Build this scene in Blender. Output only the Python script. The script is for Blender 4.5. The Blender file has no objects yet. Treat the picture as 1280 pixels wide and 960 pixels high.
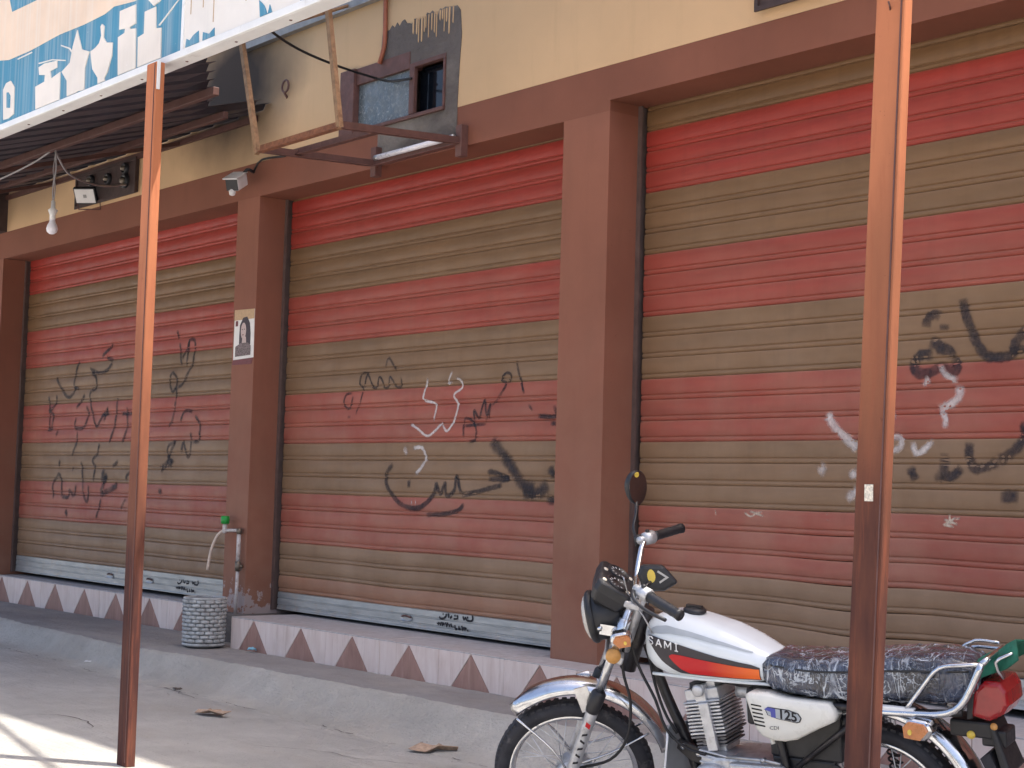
import bpy, bmesh, math, random
from mathutils import Vector, Matrix

random.seed(11)
R = math.radians
scene = bpy.context.scene
COL = scene.collection

# ------------------------------------------------------------------ camera
# x runs along the shop front, y points into the building, z is up; z = 0 is the street
cam_data = bpy.data.cameras.new('camera')
cam = bpy.data.objects.new('camera', cam_data)
COL.objects.link(cam)
cam_data.sensor_width = 36.0
cam_data.lens = 56.25
cam_data.clip_start = 0.1
cam_data.clip_end = 1500
yaw, pitch, roll = R(50.634), R(3.903), R(-1.585)
fw = Vector((-math.sin(yaw) * math.cos(pitch), math.cos(yaw) * math.cos(pitch), math.sin(pitch)))
rt = Vector((math.cos(yaw), math.sin(yaw), 0))
dn = fw.cross(rt)
rt2 = rt * math.cos(roll) + dn * math.sin(roll)
dn2 = dn * math.cos(roll) - rt * math.sin(roll)
cam.matrix_world = Matrix(((rt2.x, -dn2.x, -fw.x, 0), (rt2.y, -dn2.y, -fw.y, -6.0), (rt2.z, -dn2.z, -fw.z, 1.32), (0, 0, 0, 1)))
scene.camera = cam

# ------------------------------------------------------------------ sky, sun, exposure
SUN = Vector((0.36, 0.265, 1.0)).normalized()           # towards the sun: high behind the building, to the right
elev = math.asin(SUN.z)
world = bpy.data.worlds.new('World')
scene.world = world
world.use_nodes = True
wn = world.node_tree.nodes
wn.clear()
sky = wn.new('ShaderNodeTexSky')
sky.sky_type = 'NISHITA'
sky.sun_disc = False
sky.sun_elevation = elev
sky.sun_rotation = math.atan2(SUN.x, SUN.y)
sky.air_density = 0.7
sky.dust_density = 5.0                                  # dusty midday haze: a pale, warm sky
sky.ozone_density = 0.5
bg = wn.new('ShaderNodeBackground')
bg.inputs['Strength'].default_value = 0.15
wo = wn.new('ShaderNodeOutputWorld')
world.node_tree.links.new(sky.outputs[0], bg.inputs['Color'])
world.node_tree.links.new(bg.outputs[0], wo.inputs['Surface'])
sun_data = bpy.data.lights.new('sun', 'SUN')
sun_data.energy = 3.4
sun_data.angle = R(0.53)
sun_data.color = (1.0, 0.95, 0.87)
sun = bpy.data.objects.new('sun', sun_data)
COL.objects.link(sun)
sun.rotation_euler = SUN.to_track_quat('Z', 'Y').to_euler()
sun.location = (0, -10, 30)

scene.view_settings.view_transform = 'Standard'
scene.view_settings.look = 'None'
scene.view_settings.gamma = 1.0
scene.view_settings.use_curve_mapping = False
scene.view_settings.exposure = 1.32

# ------------------------------------------------------------------ materials
def srgb(r, g, b):
    f = lambda c: (c / 255 / 12.92) if c / 255 <= 0.04045 else ((c / 255 + 0.055) / 1.055) ** 2.4
    return (f(r), f(g), f(b))

class NT:
    def __init__(s, name):
        s.m = bpy.data.materials.new(name)
        s.m.use_nodes = True
        s.t = s.m.node_tree
        s.t.nodes.clear()
        s.out = s.n('ShaderNodeOutputMaterial')
        s.b = s.n('ShaderNodeBsdfPrincipled')
        s.l(s.b.outputs[0], s.out.inputs[0])
    def n(s, kind, **kw):
        nd = s.t.nodes.new(kind)
        for k, v in kw.items():
            setattr(nd, k, v)
        return nd
    def l(s, a, b):
        s.t.links.new(a, b)
    def coord(s, kind='pos', scale=(1, 1, 1)):
        if kind == 'pos':
            o = s.n('ShaderNodeNewGeometry').outputs['Position']
        else:
            o = s.n('ShaderNodeTexCoord').outputs['Object']
        mp = s.n('ShaderNodeMapping')
        mp.inputs['Scale'].default_value = scale
        s.l(o, mp.inputs['Vector'])
        return mp.outputs[0]
    def noise(s, vec, scale, detail=4, rough=0.55, dist=0.0):
        nd = s.n('ShaderNodeTexNoise')
        nd.inputs['Scale'].default_value = scale
        nd.inputs['Detail'].default_value = detail
        nd.inputs['Roughness'].default_value = rough
        nd.inputs['Distortion'].default_value = dist
        s.l(vec, nd.inputs['Vector'])
        return nd.outputs['Fac']
    def ramp(s, fac, a, b, lo=0.0, hi=1.0):
        nd = s.n('ShaderNodeMapRange')
        nd.clamp = True
        nd.inputs[1].default_value = a
        nd.inputs[2].default_value = b
        nd.inputs[3].default_value = lo
        nd.inputs[4].default_value = hi
        s.l(fac, nd.inputs[0])
        return nd.outputs[0]
    def mix(s, fac, a, b):
        nd = s.n('ShaderNodeMix', data_type='RGBA')
        for sock, v in ((nd.inputs[0], fac), (nd.inputs[6], a), (nd.inputs[7], b)):
            if isinstance(v, (int, float)):
                sock.default_value = v
            elif isinstance(v, tuple):
                sock.default_value = (*v[:3], 1)
            else:
                s.l(v, sock)
        return nd.outputs[2]
    def math(s, op, a, b=0.0):
        nd = s.n('ShaderNodeMath', operation=op)
        for sock, v in ((nd.inputs[0], a), (nd.inputs[1], b)):
            if isinstance(v, (int, float)):
                sock.default_value = v
            else:
                s.l(v, sock)
        return nd.outputs[0]
    def bump(s, h, strength=0.3, dist=0.01, prev=None):
        nd = s.n('ShaderNodeBump')
        nd.inputs['Strength'].default_value = strength
        nd.inputs['Distance'].default_value = dist
        s.l(h, nd.inputs['Height'])
        if prev is not None:
            s.l(prev, nd.inputs['Normal'])
        s.l(nd.outputs[0], s.b.inputs['Normal'])
        return nd.outputs[0]
    def z(s):
        sp = s.n('ShaderNodeSeparateXYZ')
        s.l(s.n('ShaderNodeNewGeometry').outputs['Position'], sp.inputs[0])
        return sp.outputs
    def fin(s, col=None, rough=None, metal=None, spec=None, coat=None):
        for nm, v in (('Base Color', col), ('Roughness', rough), ('Metallic', metal), ('Specular IOR Level', spec), ('Coat Weight', coat)):
            if v is None:
                continue
            if isinstance(v, tuple):
                s.b.inputs[nm].default_value = (*v[:3], 1)
            elif isinstance(v, (int, float)):
                s.b.inputs[nm].default_value = v
            else:
                s.l(v, s.b.inputs[nm])
        return s.m

def dark(c, k):
    return tuple(max(0, x * k) for x in c)

def simple(name, col, rough=0.5, metal=0.0, var=0.18, scale=14, bump=0.12, bscale=90, kind='pos', dirt=None, dirt_amt=0.0, coat=None, spec=None):
    t = NT(name)
    v = t.coord(kind)
    c = t.mix(t.ramp(t.noise(v, scale), 0.3, 0.7), dark(col, 1 - var), dark(col, 1 + var * 0.7))
    if dirt:
        c = t.mix(t.ramp(t.noise(v, scale * 0.6, 6, 0.7), 0.62 - dirt_amt, 0.8 - dirt_amt * 0.5), c, dirt)
    if bump:
        t.bump(t.noise(v, bscale, 3), bump, 0.004)
    rg = t.ramp(t.noise(v, scale * 2.3), 0.3, 0.7, max(0.02, rough - 0.07), min(1, rough + 0.07))
    return t.fin(c, rg, metal, spec, coat)

DUST = srgb(186, 158, 134)

def painted_wall(name, col, low_peel=0.0, streak=0.10):
    t = NT(name)
    v = t.coord('pos')
    vs = t.coord('pos', (5, 5, 0.7))
    c = t.mix(t.ramp(t.noise(v, 1.6, 5), 0.3, 0.72), dark(col, 0.88), dark(col, 1.10))
    c = t.mix(t.ramp(t.noise(vs, 2.2, 5, 0.6), 0.5, 0.8, 0, streak * 3), c, dark(col, 0.72))
    c = t.mix(t.ramp(t.noise(v, 26, 4, 0.7), 0.66, 0.74, 0, 0.5), c, dark(col, 0.6))
    zz = t.z()[2]
    dusty = t.ramp(zz, 2.4, 0.3, 0.02, 0.30)
    c = t.mix(t.math('MULTIPLY', dusty, t.ramp(t.noise(v, 3.1, 5), 0.2, 0.75)), c, DUST)
    if low_peel:
        pf = t.math('ADD', t.noise(v, 9, 6, 0.65), t.ramp(zz, 0.4, 1.05, 0.13, -0.30))
        pk = t.ramp(pf, 0.62 - 0.05 * low_peel, 0.645 - 0.05 * low_peel)
        c = t.mix(pk, c, srgb(168, 152, 148))
        nb = t.bump(pk, -0.5, 0.004)
    else:
        nb = None
    t.bump(t.noise(v, 130, 4, 0.6), 0.22, 0.003, nb)
    return t.fin(c, 0.72, 0, 0.3)

def slat_paint(name, col, chips=srgb(196, 178, 160)):
    t = NT(name)
    v = t.coord('pos')
    vh = t.coord('pos', (0.8, 0.8, 7))
    vs = t.coord('pos', (7, 7, 0.5))
    c = t.mix(t.ramp(t.noise(vh, 1.7, 5), 0.3, 0.7), dark(col, 0.84), dark(col, 1.13))
    c = t.mix(t.ramp(t.noise(vs, 2.4, 5, 0.62), 0.52, 0.82, 0, 0.5), c, dark(col, 0.66))
    zz = t.z()[2]
    d = t.math('MULTIPLY', t.ramp(zz, 3.45, 0.9, 0.0, 0.44), t.ramp(t.noise(v, 2.6, 6, 0.6), 0.25, 0.7, 0.35, 1.0))  # dust low down; the ramp also paints in shade towards the shutter tops
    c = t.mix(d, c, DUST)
    sp = t.n('ShaderNodeSeparateXYZ')
    t.l(t.n('ShaderNodeNewGeometry').outputs['Normal'], sp.inputs[0])
    c = t.mix(t.ramp(sp.outputs[2], 0.15, 0.8, 0, 0.25), c, DUST)                # dust lies on the upper side of each bead
    ch = t.ramp(t.noise(t.coord('pos', (1, 1, 3)), 42, 4, 0.75), 0.745, 0.765)
    c = t.mix(t.math('MULTIPLY', ch, t.ramp(t.noise(v, 1.3, 2), 0.48, 0.62)), c, chips)
    t.bump(t.noise(t.coord('pos', (1.5, 1, 5)), 9, 4), 0.16, 0.006)
    return t.fin(c, t.ramp(t.noise(v, 7), 0.3, 0.7, 0.42, 0.62), 0, 0.35)

M = {}
M['beige'] = None
def make_beige():
    t = NT('beige render')
    col = srgb(206, 172, 134)
    v = t.coord('pos')
    c = t.mix(t.ramp(t.noise(v, 1.1, 5), 0.3, 0.7), dark(col, 0.93), dark(col, 1.05))
    c = t.mix(t.ramp(t.noise(t.coord('pos', (6, 6, 0.6)), 1.8, 6, 0.65), 0.55, 0.85, 0, 0.35), c, dark(col, 0.72))
    # soot blown against the render beside the end of the awning
    p = t.n('ShaderNodeVectorMath', operation='DISTANCE')
    t.l(t.coord('pos', (0.75, 1, 1)), p.inputs[0])
    p.inputs[1].default_value = (-10.78 * 0.75, 0, 4.38)
    so = t.math('ADD', p.outputs['Value'], t.ramp(t.noise(v, 1.8, 4), 0, 1, -0.2, 0.2))
    c = t.mix(t.ramp(so, 0.26, 0.86, 0.94, 0), c, srgb(44, 40, 42))
    p2 = t.n('ShaderNodeVectorMath', operation='DISTANCE')
    t.l(t.coord('pos', (0.6, 1, 1)), p2.inputs[0])
    p2.inputs[1].default_value = (-14.6 * 0.6, 0, 4.5)
    c = t.mix(t.ramp(p2.outputs['Value'], 0.2, 0.75, 0.85, 0), c, srgb(58, 52, 54))
    t.bump(t.noise(v, 150, 4, 0.6), 0.3, 0.003)
    return t.fin(c, 0.8, 0, 0.25)
M['beige'] = make_beige()
M['brown'] = painted_wall('brown gloss paint', srgb(136, 87, 70))
M['brown_low'] = painted_wall('brown paint peeling low', srgb(136, 87, 70), 1.0)
M['beam'] = painted_wall('brown beam paint', srgb(126, 78, 61), 0, 0.06)
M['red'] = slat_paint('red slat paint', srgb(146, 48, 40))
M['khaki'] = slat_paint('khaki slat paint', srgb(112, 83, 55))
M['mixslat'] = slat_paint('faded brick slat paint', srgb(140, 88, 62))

def make_galv():
    t = NT('galvanised steel')
    v = t.coord('pos', (1, 1, 6))
    c = t.mix(t.ramp(t.noise(v, 4, 5), 0.3, 0.7), srgb(156, 160, 160), srgb(190, 192, 190))
    c = t.mix(t.ramp(t.noise(t.coord('pos'), 8, 6, 0.7), 0.55, 0.8, 0, 0.6), c, DUST)
    t.bump(t.noise(v, 20, 3), 0.1, 0.003)
    return t.fin(c, 0.45, 0.45)
M['galv'] = make_galv()
M['guide'] = simple('guide rail steel', srgb(108, 92, 88), 0.5, 0.3, 0.2, 12, 0.15)
M['black_gap'] = simple('dark gap', srgb(28, 24, 24), 0.9, 0)

def make_concrete(name, col, broom=0.0, big=0.9):
    t = NT(name)
    v = t.coord('pos')
    c = t.mix(t.ramp(t.noise(v, big, 6, 0.6), 0.3, 0.72), dark(col, 0.80), dark(col, 1.10))
    c = t.mix(t.ramp(t.noise(v, 4.5, 6, 0.65), 0.42, 0.75, 0, 0.55), c, dark(col, 0.74))
    c = t.mix(t.ramp(t.noise(v, 38, 5, 0.7), 0.55, 0.75, 0, 0.5), c, dark(col, 0.70))
    c = t.mix(t.ramp(t.noise(t.coord('pos', (0.5, 1.4, 1)), 1.7, 5, 0.6), 0.52, 0.68, 0, 0.45), c, srgb(190, 180, 168))
    c = t.mix(t.ramp(t.noise(v, 0.55, 4), 0.56, 0.7, 0, 0.4), c, dark(col, 0.6))
    h = t.math('ADD', t.noise(v, 60, 5, 0.7), t.math('MULTIPLY', t.noise(v, 9, 5, 0.6), 2.2))
    if broom:
        h = t.math('ADD', h, t.math('MULTIPLY', t.noise(t.coord('pos', (1.2, 26, 1)), 3.0, 4, 0.6), broom))
    c = t.mix(t.ramp(t.noise(v, 140, 3, 0.6), 0.60, 0.72, 0, 0.35), c, dark(col, 0.5))
    c = t.mix(t.ramp(t.noise(t.coord('pos', (0.7, 2.2, 1)), 2.6, 7, 0.7), 0.55, 0.66, 0, 0.4), c, dark(col, 0.68))
    t.bump(h, 1.0, 0.018)
    return t.fin(c, 0.9, 0, 0.2)
M['ground'] = make_concrete('street concrete', srgb(210, 206, 199), 1.6)
M['pave'] = make_concrete('kerb concrete', srgb(203, 198, 189), 0.5, 1.6)
M['pave_top'] = make_concrete('worn pavement screed', srgb(174, 168, 164), 0.4, 1.2)
M['plaster'] = make_concrete('bare cement plaster', srgb(118, 110, 106), 0, 2.0)

def make_stone(name, a, b, g):
    t = NT(name)
    ob = t.n('ShaderNodeObjectInfo')
    vm = t.n('ShaderNodeVectorMath', operation='ADD')
    t.l(t.coord('pos', (9, 9, 1.6)), vm.inputs[0])
    t.l(ob.outputs['Random'], vm.inputs[1])
    c = t.mix(t.ramp(t.noise(vm.outputs[0], 1.7, 6, 0.6, 0.6), 0.32, 0.68), a, b)
    c = t.mix(t.ramp(t.noise(t.coord('pos', (14, 14, 1.1)), 2.1, 5, 0.7), 0.56, 0.7, 0, 0.7), c, g)
    c = t.mix(t.ramp(t.noise(t.coord('pos'), 5, 5), 0.5, 0.8, 0, 0.3), c, DUST)
    c = t.mix(t.ramp(ob.outputs['Random'], 0, 1, 0, 0.3), c, dark(a, 0.8))
    t.bump(t.noise(t.coord('pos'), 40, 4), 0.12, 0.003)
    return t.fin(c, 0.5, 0, 0.35)
M['tile_light'] = make_stone('pale veined stone', srgb(240, 224, 215), srgb(224, 202, 192), srgb(200, 174, 162))
M['tile_brown'] = make_stone('brown veined stone', srgb(178, 138, 125), srgb(148, 112, 101), srgb(194, 162, 150))
M['tile_top'] = make_stone('dusty ledge stone', srgb(206, 200, 200), srgb(178, 172, 170), srgb(156, 146, 142))
M['grout'] = simple('grout', srgb(120, 110, 106), 0.9)

def make_post():
    t = NT('red oxide primer with painted light gradient')
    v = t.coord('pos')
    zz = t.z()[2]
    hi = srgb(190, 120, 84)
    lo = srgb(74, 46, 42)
    k = t.math('ADD', t.ramp(zz, 1.0, 2.6, 0.0, 1.0), t.ramp(t.noise(t.coord('pos', (6, 6, 1.2)), 1.6, 5), 0.2, 0.8, -0.22, 0.22))  # bright top, dark foot: light falloff put into the colour, over worn paint
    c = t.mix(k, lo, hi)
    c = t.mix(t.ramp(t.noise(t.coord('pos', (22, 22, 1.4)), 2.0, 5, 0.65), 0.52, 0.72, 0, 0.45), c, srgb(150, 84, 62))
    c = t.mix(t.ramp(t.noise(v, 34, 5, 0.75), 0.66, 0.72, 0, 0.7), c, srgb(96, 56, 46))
    c = t.mix(t.ramp(t.noise(t.coord('pos', (1, 1, 0.4)), 27, 4, 0.7), 0.73, 0.75), c, srgb(214, 186, 158))
    t.bump(t.noise(v, 70, 4), 0.25, 0.003)
    return t.fin(c, 0.75, 0, 0.2)
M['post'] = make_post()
M['rust'] = simple('rusty angle iron', srgb(142, 92, 66), 0.7, 0.1, 0.35, 30, 0.4, 120, dirt=srgb(92, 56, 44), dirt_amt=0.1)
M['rust_pale'] = simple('weathered brown steel rod', srgb(156, 122, 92), 0.7, 0.1, 0.3, 24, 0.3, dirt=srgb(110, 70, 50), dirt_amt=0.08)
M['steel_brown'] = simple('brown painted steel', srgb(98, 66, 60), 0.6, 0.0, 0.25, 16, 0.2)
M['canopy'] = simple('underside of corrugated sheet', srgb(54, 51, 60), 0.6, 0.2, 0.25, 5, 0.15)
M['canopy_beam'] = simple('brown steel beam', srgb(84, 54, 48), 0.6, 0.0, 0.2, 8, 0.15)
M['white_trim'] = simple('white sign trim', srgb(232, 232, 230), 0.4, 0, 0.06, 7, 0.05, dirt=srgb(190, 184, 176))
M['grey_steel'] = simple('grey steel', srgb(150, 148, 146), 0.5, 0.3, 0.2, 10, 0.1)

def sign_vinyl(name, col, fade=0.35):
    t = NT(name)
    v = t.coord('pos')
    vr = t.coord('pos', (48, 1, 0.6))
    c = t.mix(t.ramp(t.noise(v, 3.0, 5), 0.3, 0.7), dark(col, 0.9), dark(col, 1.08))
    c = t.mix(t.ramp(t.noise(vr, 1.0, 3, 0.5), 0.45, 0.7, 0, fade), c, srgb(234, 226, 216))
    c = t.mix(t.ramp(t.noise(v, 30, 5, 0.75), 0.67, 0.70, 0, 0.8), c, srgb(240, 238, 234))
    t.bump(t.noise(vr, 1.0, 3), 0.12, 0.004)
    return t.fin(c, 0.5, 0, 0.3)
M['vinyl_teal'] = sign_vinyl('faded teal vinyl', srgb(72, 138, 166), 0.25)
M['vinyl_cream'] = sign_vinyl('faded cream vinyl', srgb(236, 210, 184))
M['vinyl_white'] = sign_vinyl('faded white vinyl', srgb(230, 224, 216))
M['vinyl_bottle'] = sign_vinyl('bleached bottle print', srgb(232, 222, 210), 0.3)

def spray(name, col, amt=0.92):
    t = NT(name)
    at = t.n('ShaderNodeAttribute', attribute_name='a')
    v = t.coord('pos')
    a = t.math('MULTIPLY', at.outputs['Fac'], t.ramp(t.noise(v, 70, 4, 0.7), 0.25, 0.6, 0.55, 1.0))
    a = t.math('MULTIPLY', a, t.ramp(t.noise(v, 7, 3), 0.3, 0.6, 0.55, 1.0))
    a = t.math('MULTIPLY', a, amt)
    t.l(a, t.b.inputs['Alpha'])
    return t.fin(col, 0.6, 0, 0.3)
M['spray_k'] = spray('black spray paint', srgb(50, 46, 53), 0.88)
M['spray_w'] = spray('white spray paint', srgb(230, 222, 220), 0.8)
M['spray_c'] = spray('scraped bare metal', srgb(222, 206, 186), 0.95)
M['ink'] = simple('black stencil paint', srgb(32, 30, 36), 0.7, 0, 0.3, 60)

M['white_plastic'] = simple('white plastic', srgb(224, 222, 220), 0.4, 0, 0.06)
M['black_plastic'] = simple('black plastic', srgb(34, 34, 38), 0.45, 0, 0.2, 20, 0.15, kind='obj')
M['rubber'] = simple('tyre rubber', srgb(44, 44, 50), 0.75, 0, 0.3, 16, 0.35, 160, kind='obj', dirt=srgb(110, 104, 102), dirt_amt=0.06)
def make_chrome():
    t = NT('chrome')
    v = t.coord('obj')
    c = t.mix(t.ramp(t.noise(v, 30, 5), 0.5, 0.75, 0, 0.5), srgb(214, 216, 220), srgb(168, 162, 156))
    return t.fin(c, t.ramp(t.noise(v, 18, 5), 0.3, 0.75, 0.10, 0.30), 1.0)
M['chrome'] = make_chrome()
M['spoke'] = simple('bright spoke steel', srgb(214, 214, 216), 0.35, 0.4, 0.1, 20, 0, kind='obj')
M['steel'] = simple('dull silver steel', srgb(176, 176, 178), 0.38, 0.8, 0.15, 30, 0.1, kind='obj')
M['alu'] = simple('cast aluminium', srgb(198, 199, 202), 0.45, 0.65, 0.2, 26, 0.25, 160, kind='obj', dirt=srgb(120, 112, 106), dirt_amt=0.05)
M['fin_dark'] = simple('sooty aluminium fins', srgb(120, 118, 120), 0.55, 0.4, 0.25, 26, 0.2, kind='obj')
M['frame_black'] = simple('black frame enamel', srgb(36, 33, 36), 0.4, 0, 0.25, 20, 0.1, kind='obj', dirt=srgb(96, 88, 84), dirt_amt=0.04)
M['tank'] = simple('white tank enamel', srgb(222, 228, 232), 0.2, 0, 0.03, 8, 0.0, kind='obj', coat=0.6)
M['cover'] = simple('cream white side cover', srgb(222, 220, 212), 0.3, 0, 0.04, 8, 0.0, kind='obj', coat=0.3)
M['decal_black'] = simple('black tank decal', srgb(50, 46, 52), 0.35, 0, 0.1, kind='obj', bump=0)
M['decal_grey'] = simple('silver grey tank decal', srgb(168, 174, 180), 0.35, 0, 0.08, kind='obj', bump=0)
def make_decal_red():
    t = NT('red to orange decal')
    sp = t.n('ShaderNodeSeparateXYZ')
    t.l(t.coord('obj'), sp.inputs[0])
    c = t.mix(t.ramp(sp.outputs[0], 0.56, 0.36), srgb(190, 28, 34), srgb(240, 116, 44))
    return t.fin(c, 0.35, 0, 0.4)
M['decal_red'] = make_decal_red()
M['decal_blue'] = simple('blue badge', srgb(70, 76, 158), 0.35, kind='obj', bump=0)
M['letter_white'] = simple('white raised letters', srgb(232, 232, 232), 0.35, kind='obj', bump=0)
M['orange_lens'] = simple('amber lens', srgb(196, 126, 76), 0.3, 0, 0.15, 40, 0.2, kind='obj')
M['amber_disc'] = simple('amber reflector', srgb(204, 150, 84), 0.35, 0, 0.12, 60, 0.2, kind='obj')
M['yellow'] = simple('yellow sticker', srgb(226, 196, 84), 0.4, kind='obj', bump=0)
M['red_lens'] = simple('red tail lens', srgb(150, 24, 28), 0.18, 0, 0.12, 30, 0.15, kind='obj', coat=0.5)
M['clear_lens'] = simple('frosted lamp glass', srgb(192, 186, 178), 0.25, 0, 0.06, 30, 0.2, kind='obj', coat=0.4)
M['mirror'] = simple('mirror glass', srgb(200, 200, 204), 0.05, 1.0, 0.02, 5, 0, kind='obj')
M['green_cloth'] = simple('green cloth', srgb(26, 98, 78), 0.8, 0, 0.3, 40, 0.5, 60, kind='obj')
def make_wrap():
    t = NT('black seat under crinkled clear plastic')
    def ridges(scale_vec, sc, dist, wid):
        n = t.noise(t.coord('obj', scale_vec), sc, 4, 0.5, dist)
        r = t.math('ABSOLUTE', t.math('SUBTRACT', n, 0.5))
        return r, t.ramp(r, 0.0, wid, 1, 0)
    r1, k1 = ridges((4.5, 1.5, 1.0), 2.6, 1.2, 0.022)          # long folds running down the sides
    r2, k2 = ridges((2.2, 3.0, 2.0), 4.2, 2.4, 0.020)          # loose crinkles
    r3, k3 = ridges((9, 5, 3), 5.0, 1.5, 0.03)
    k = t.math('MAXIMUM', t.math('MAXIMUM', k1, k2), t.math('MULTIPLY', k3, 0.22))
    k = t.math('MULTIPLY', k, t.ramp(t.noise(t.coord('obj'), 7, 3), 0.36, 0.6))
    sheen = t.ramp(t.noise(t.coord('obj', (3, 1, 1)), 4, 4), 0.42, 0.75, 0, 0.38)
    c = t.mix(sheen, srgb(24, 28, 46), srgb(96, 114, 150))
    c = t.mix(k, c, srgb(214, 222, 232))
    t.bump(t.math('ADD', t.math('ADD', r1, r2), t.math('MULTIPLY', r3, 0.4)), 1.0, 0.035)
    return t.fin(c, 0.14, 0, 0.6, 0.9)
M['wrap'] = make_wrap()
def make_glass():
    t = NT('dusty window glass')
    v = t.coord('pos')
    c = t.mix(t.ramp(t.noise(v, 60, 4, 0.75), 0.55, 0.66), srgb(86, 96, 102), srgb(168, 170, 170))
    c = t.mix(t.ramp(t.noise(v, 3, 4), 0.4, 0.7, 0, 0.6), c, srgb(122, 124, 124))
    return t.fin(c, t.ramp(t.noise(v, 20, 4), 0.3, 0.7, 0.12, 0.5), 0, 0.6)
M['glass'] = make_glass()
M['dark_glass'] = simple('dark clear glass', srgb(22, 26, 34), 0.06, 0, 0.1, 6, 0)
M['panel_dark'] = simple('dark brown meter board', srgb(66, 50, 48), 0.6, 0, 0.25, 10, 0.2)
M['basket'] = simple('grey woven plastic', srgb(182, 184, 183), 0.6, 0, 0.2, 20, 0.3, dirt=srgb(106, 104, 104), dirt_amt=0.12)
M['basket_dark'] = simple('basket inside', srgb(138, 140, 140), 0.8)
M['green_plastic'] = simple('green plastic tap handle', srgb(34, 150, 62), 0.35, 0, 0.1)
M['pipe_white'] = simple('white painted pipe', srgb(200, 192, 188), 0.45, 0, 0.15, 30, 0.2, dirt=srgb(120, 90, 80), dirt_amt=0.1)
M['brass'] = simple('dull brass fitting', srgb(126, 116, 104), 0.45, 0.6, 0.2)
M['hose'] = simple('cream hose', srgb(222, 202, 186), 0.5, 0, 0.15, 40, 0.3)
M['cable'] = simple('black cable', srgb(30, 28, 30), 0.6)
M['cable_pale'] = simple('grey cable', srgb(150, 146, 148), 0.6)
M['conduit'] = simple('orange brown conduit', srgb(158, 92, 66), 0.55)
M['bulb'] = simple('milk glass bulb', srgb(232, 228, 234), 0.3, 0, 0.04)
M['card'] = simple('brown torn cardboard', srgb(178, 152, 130), 0.85, 0, 0.3, 40, 0.3)
M['blue_scrap'] = simple('pale blue plastic scrap', srgb(148, 206, 226), 0.4)
M['leaf'] = simple('dark dry leaf', srgb(98, 84, 74), 0.85)
M['crack'] = simple('crack shadow gap', srgb(112, 104, 98), 1.0)
M['paper'] = simple('white poster paper', srgb(230, 226, 222), 0.6, 0, 0.05)
M['paper_tan'] = simple('tan poster strip', srgb(190, 158, 122), 0.6, 0, 0.12, 60)
M['print_dark'] = simple('dark printed hair', srgb(64, 52, 60), 0.6, 0, 0.3, 90)
M['print_skin'] = simple('printed skin', srgb(198, 176, 170), 0.6, 0, 0.12, 70)
M['print_pattern'] = simple('printed patterned cloth', srgb(120, 104, 104), 0.6, 0, 0.9, 120)
M['print_maroon'] = simple('maroon print strip', srgb(112, 56, 60), 0.6, 0, 0.2, 60)
M['cream_sticker'] = simple('cream sticker', srgb(224, 214, 196), 0.5, 0, 0.4, 160)

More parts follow.
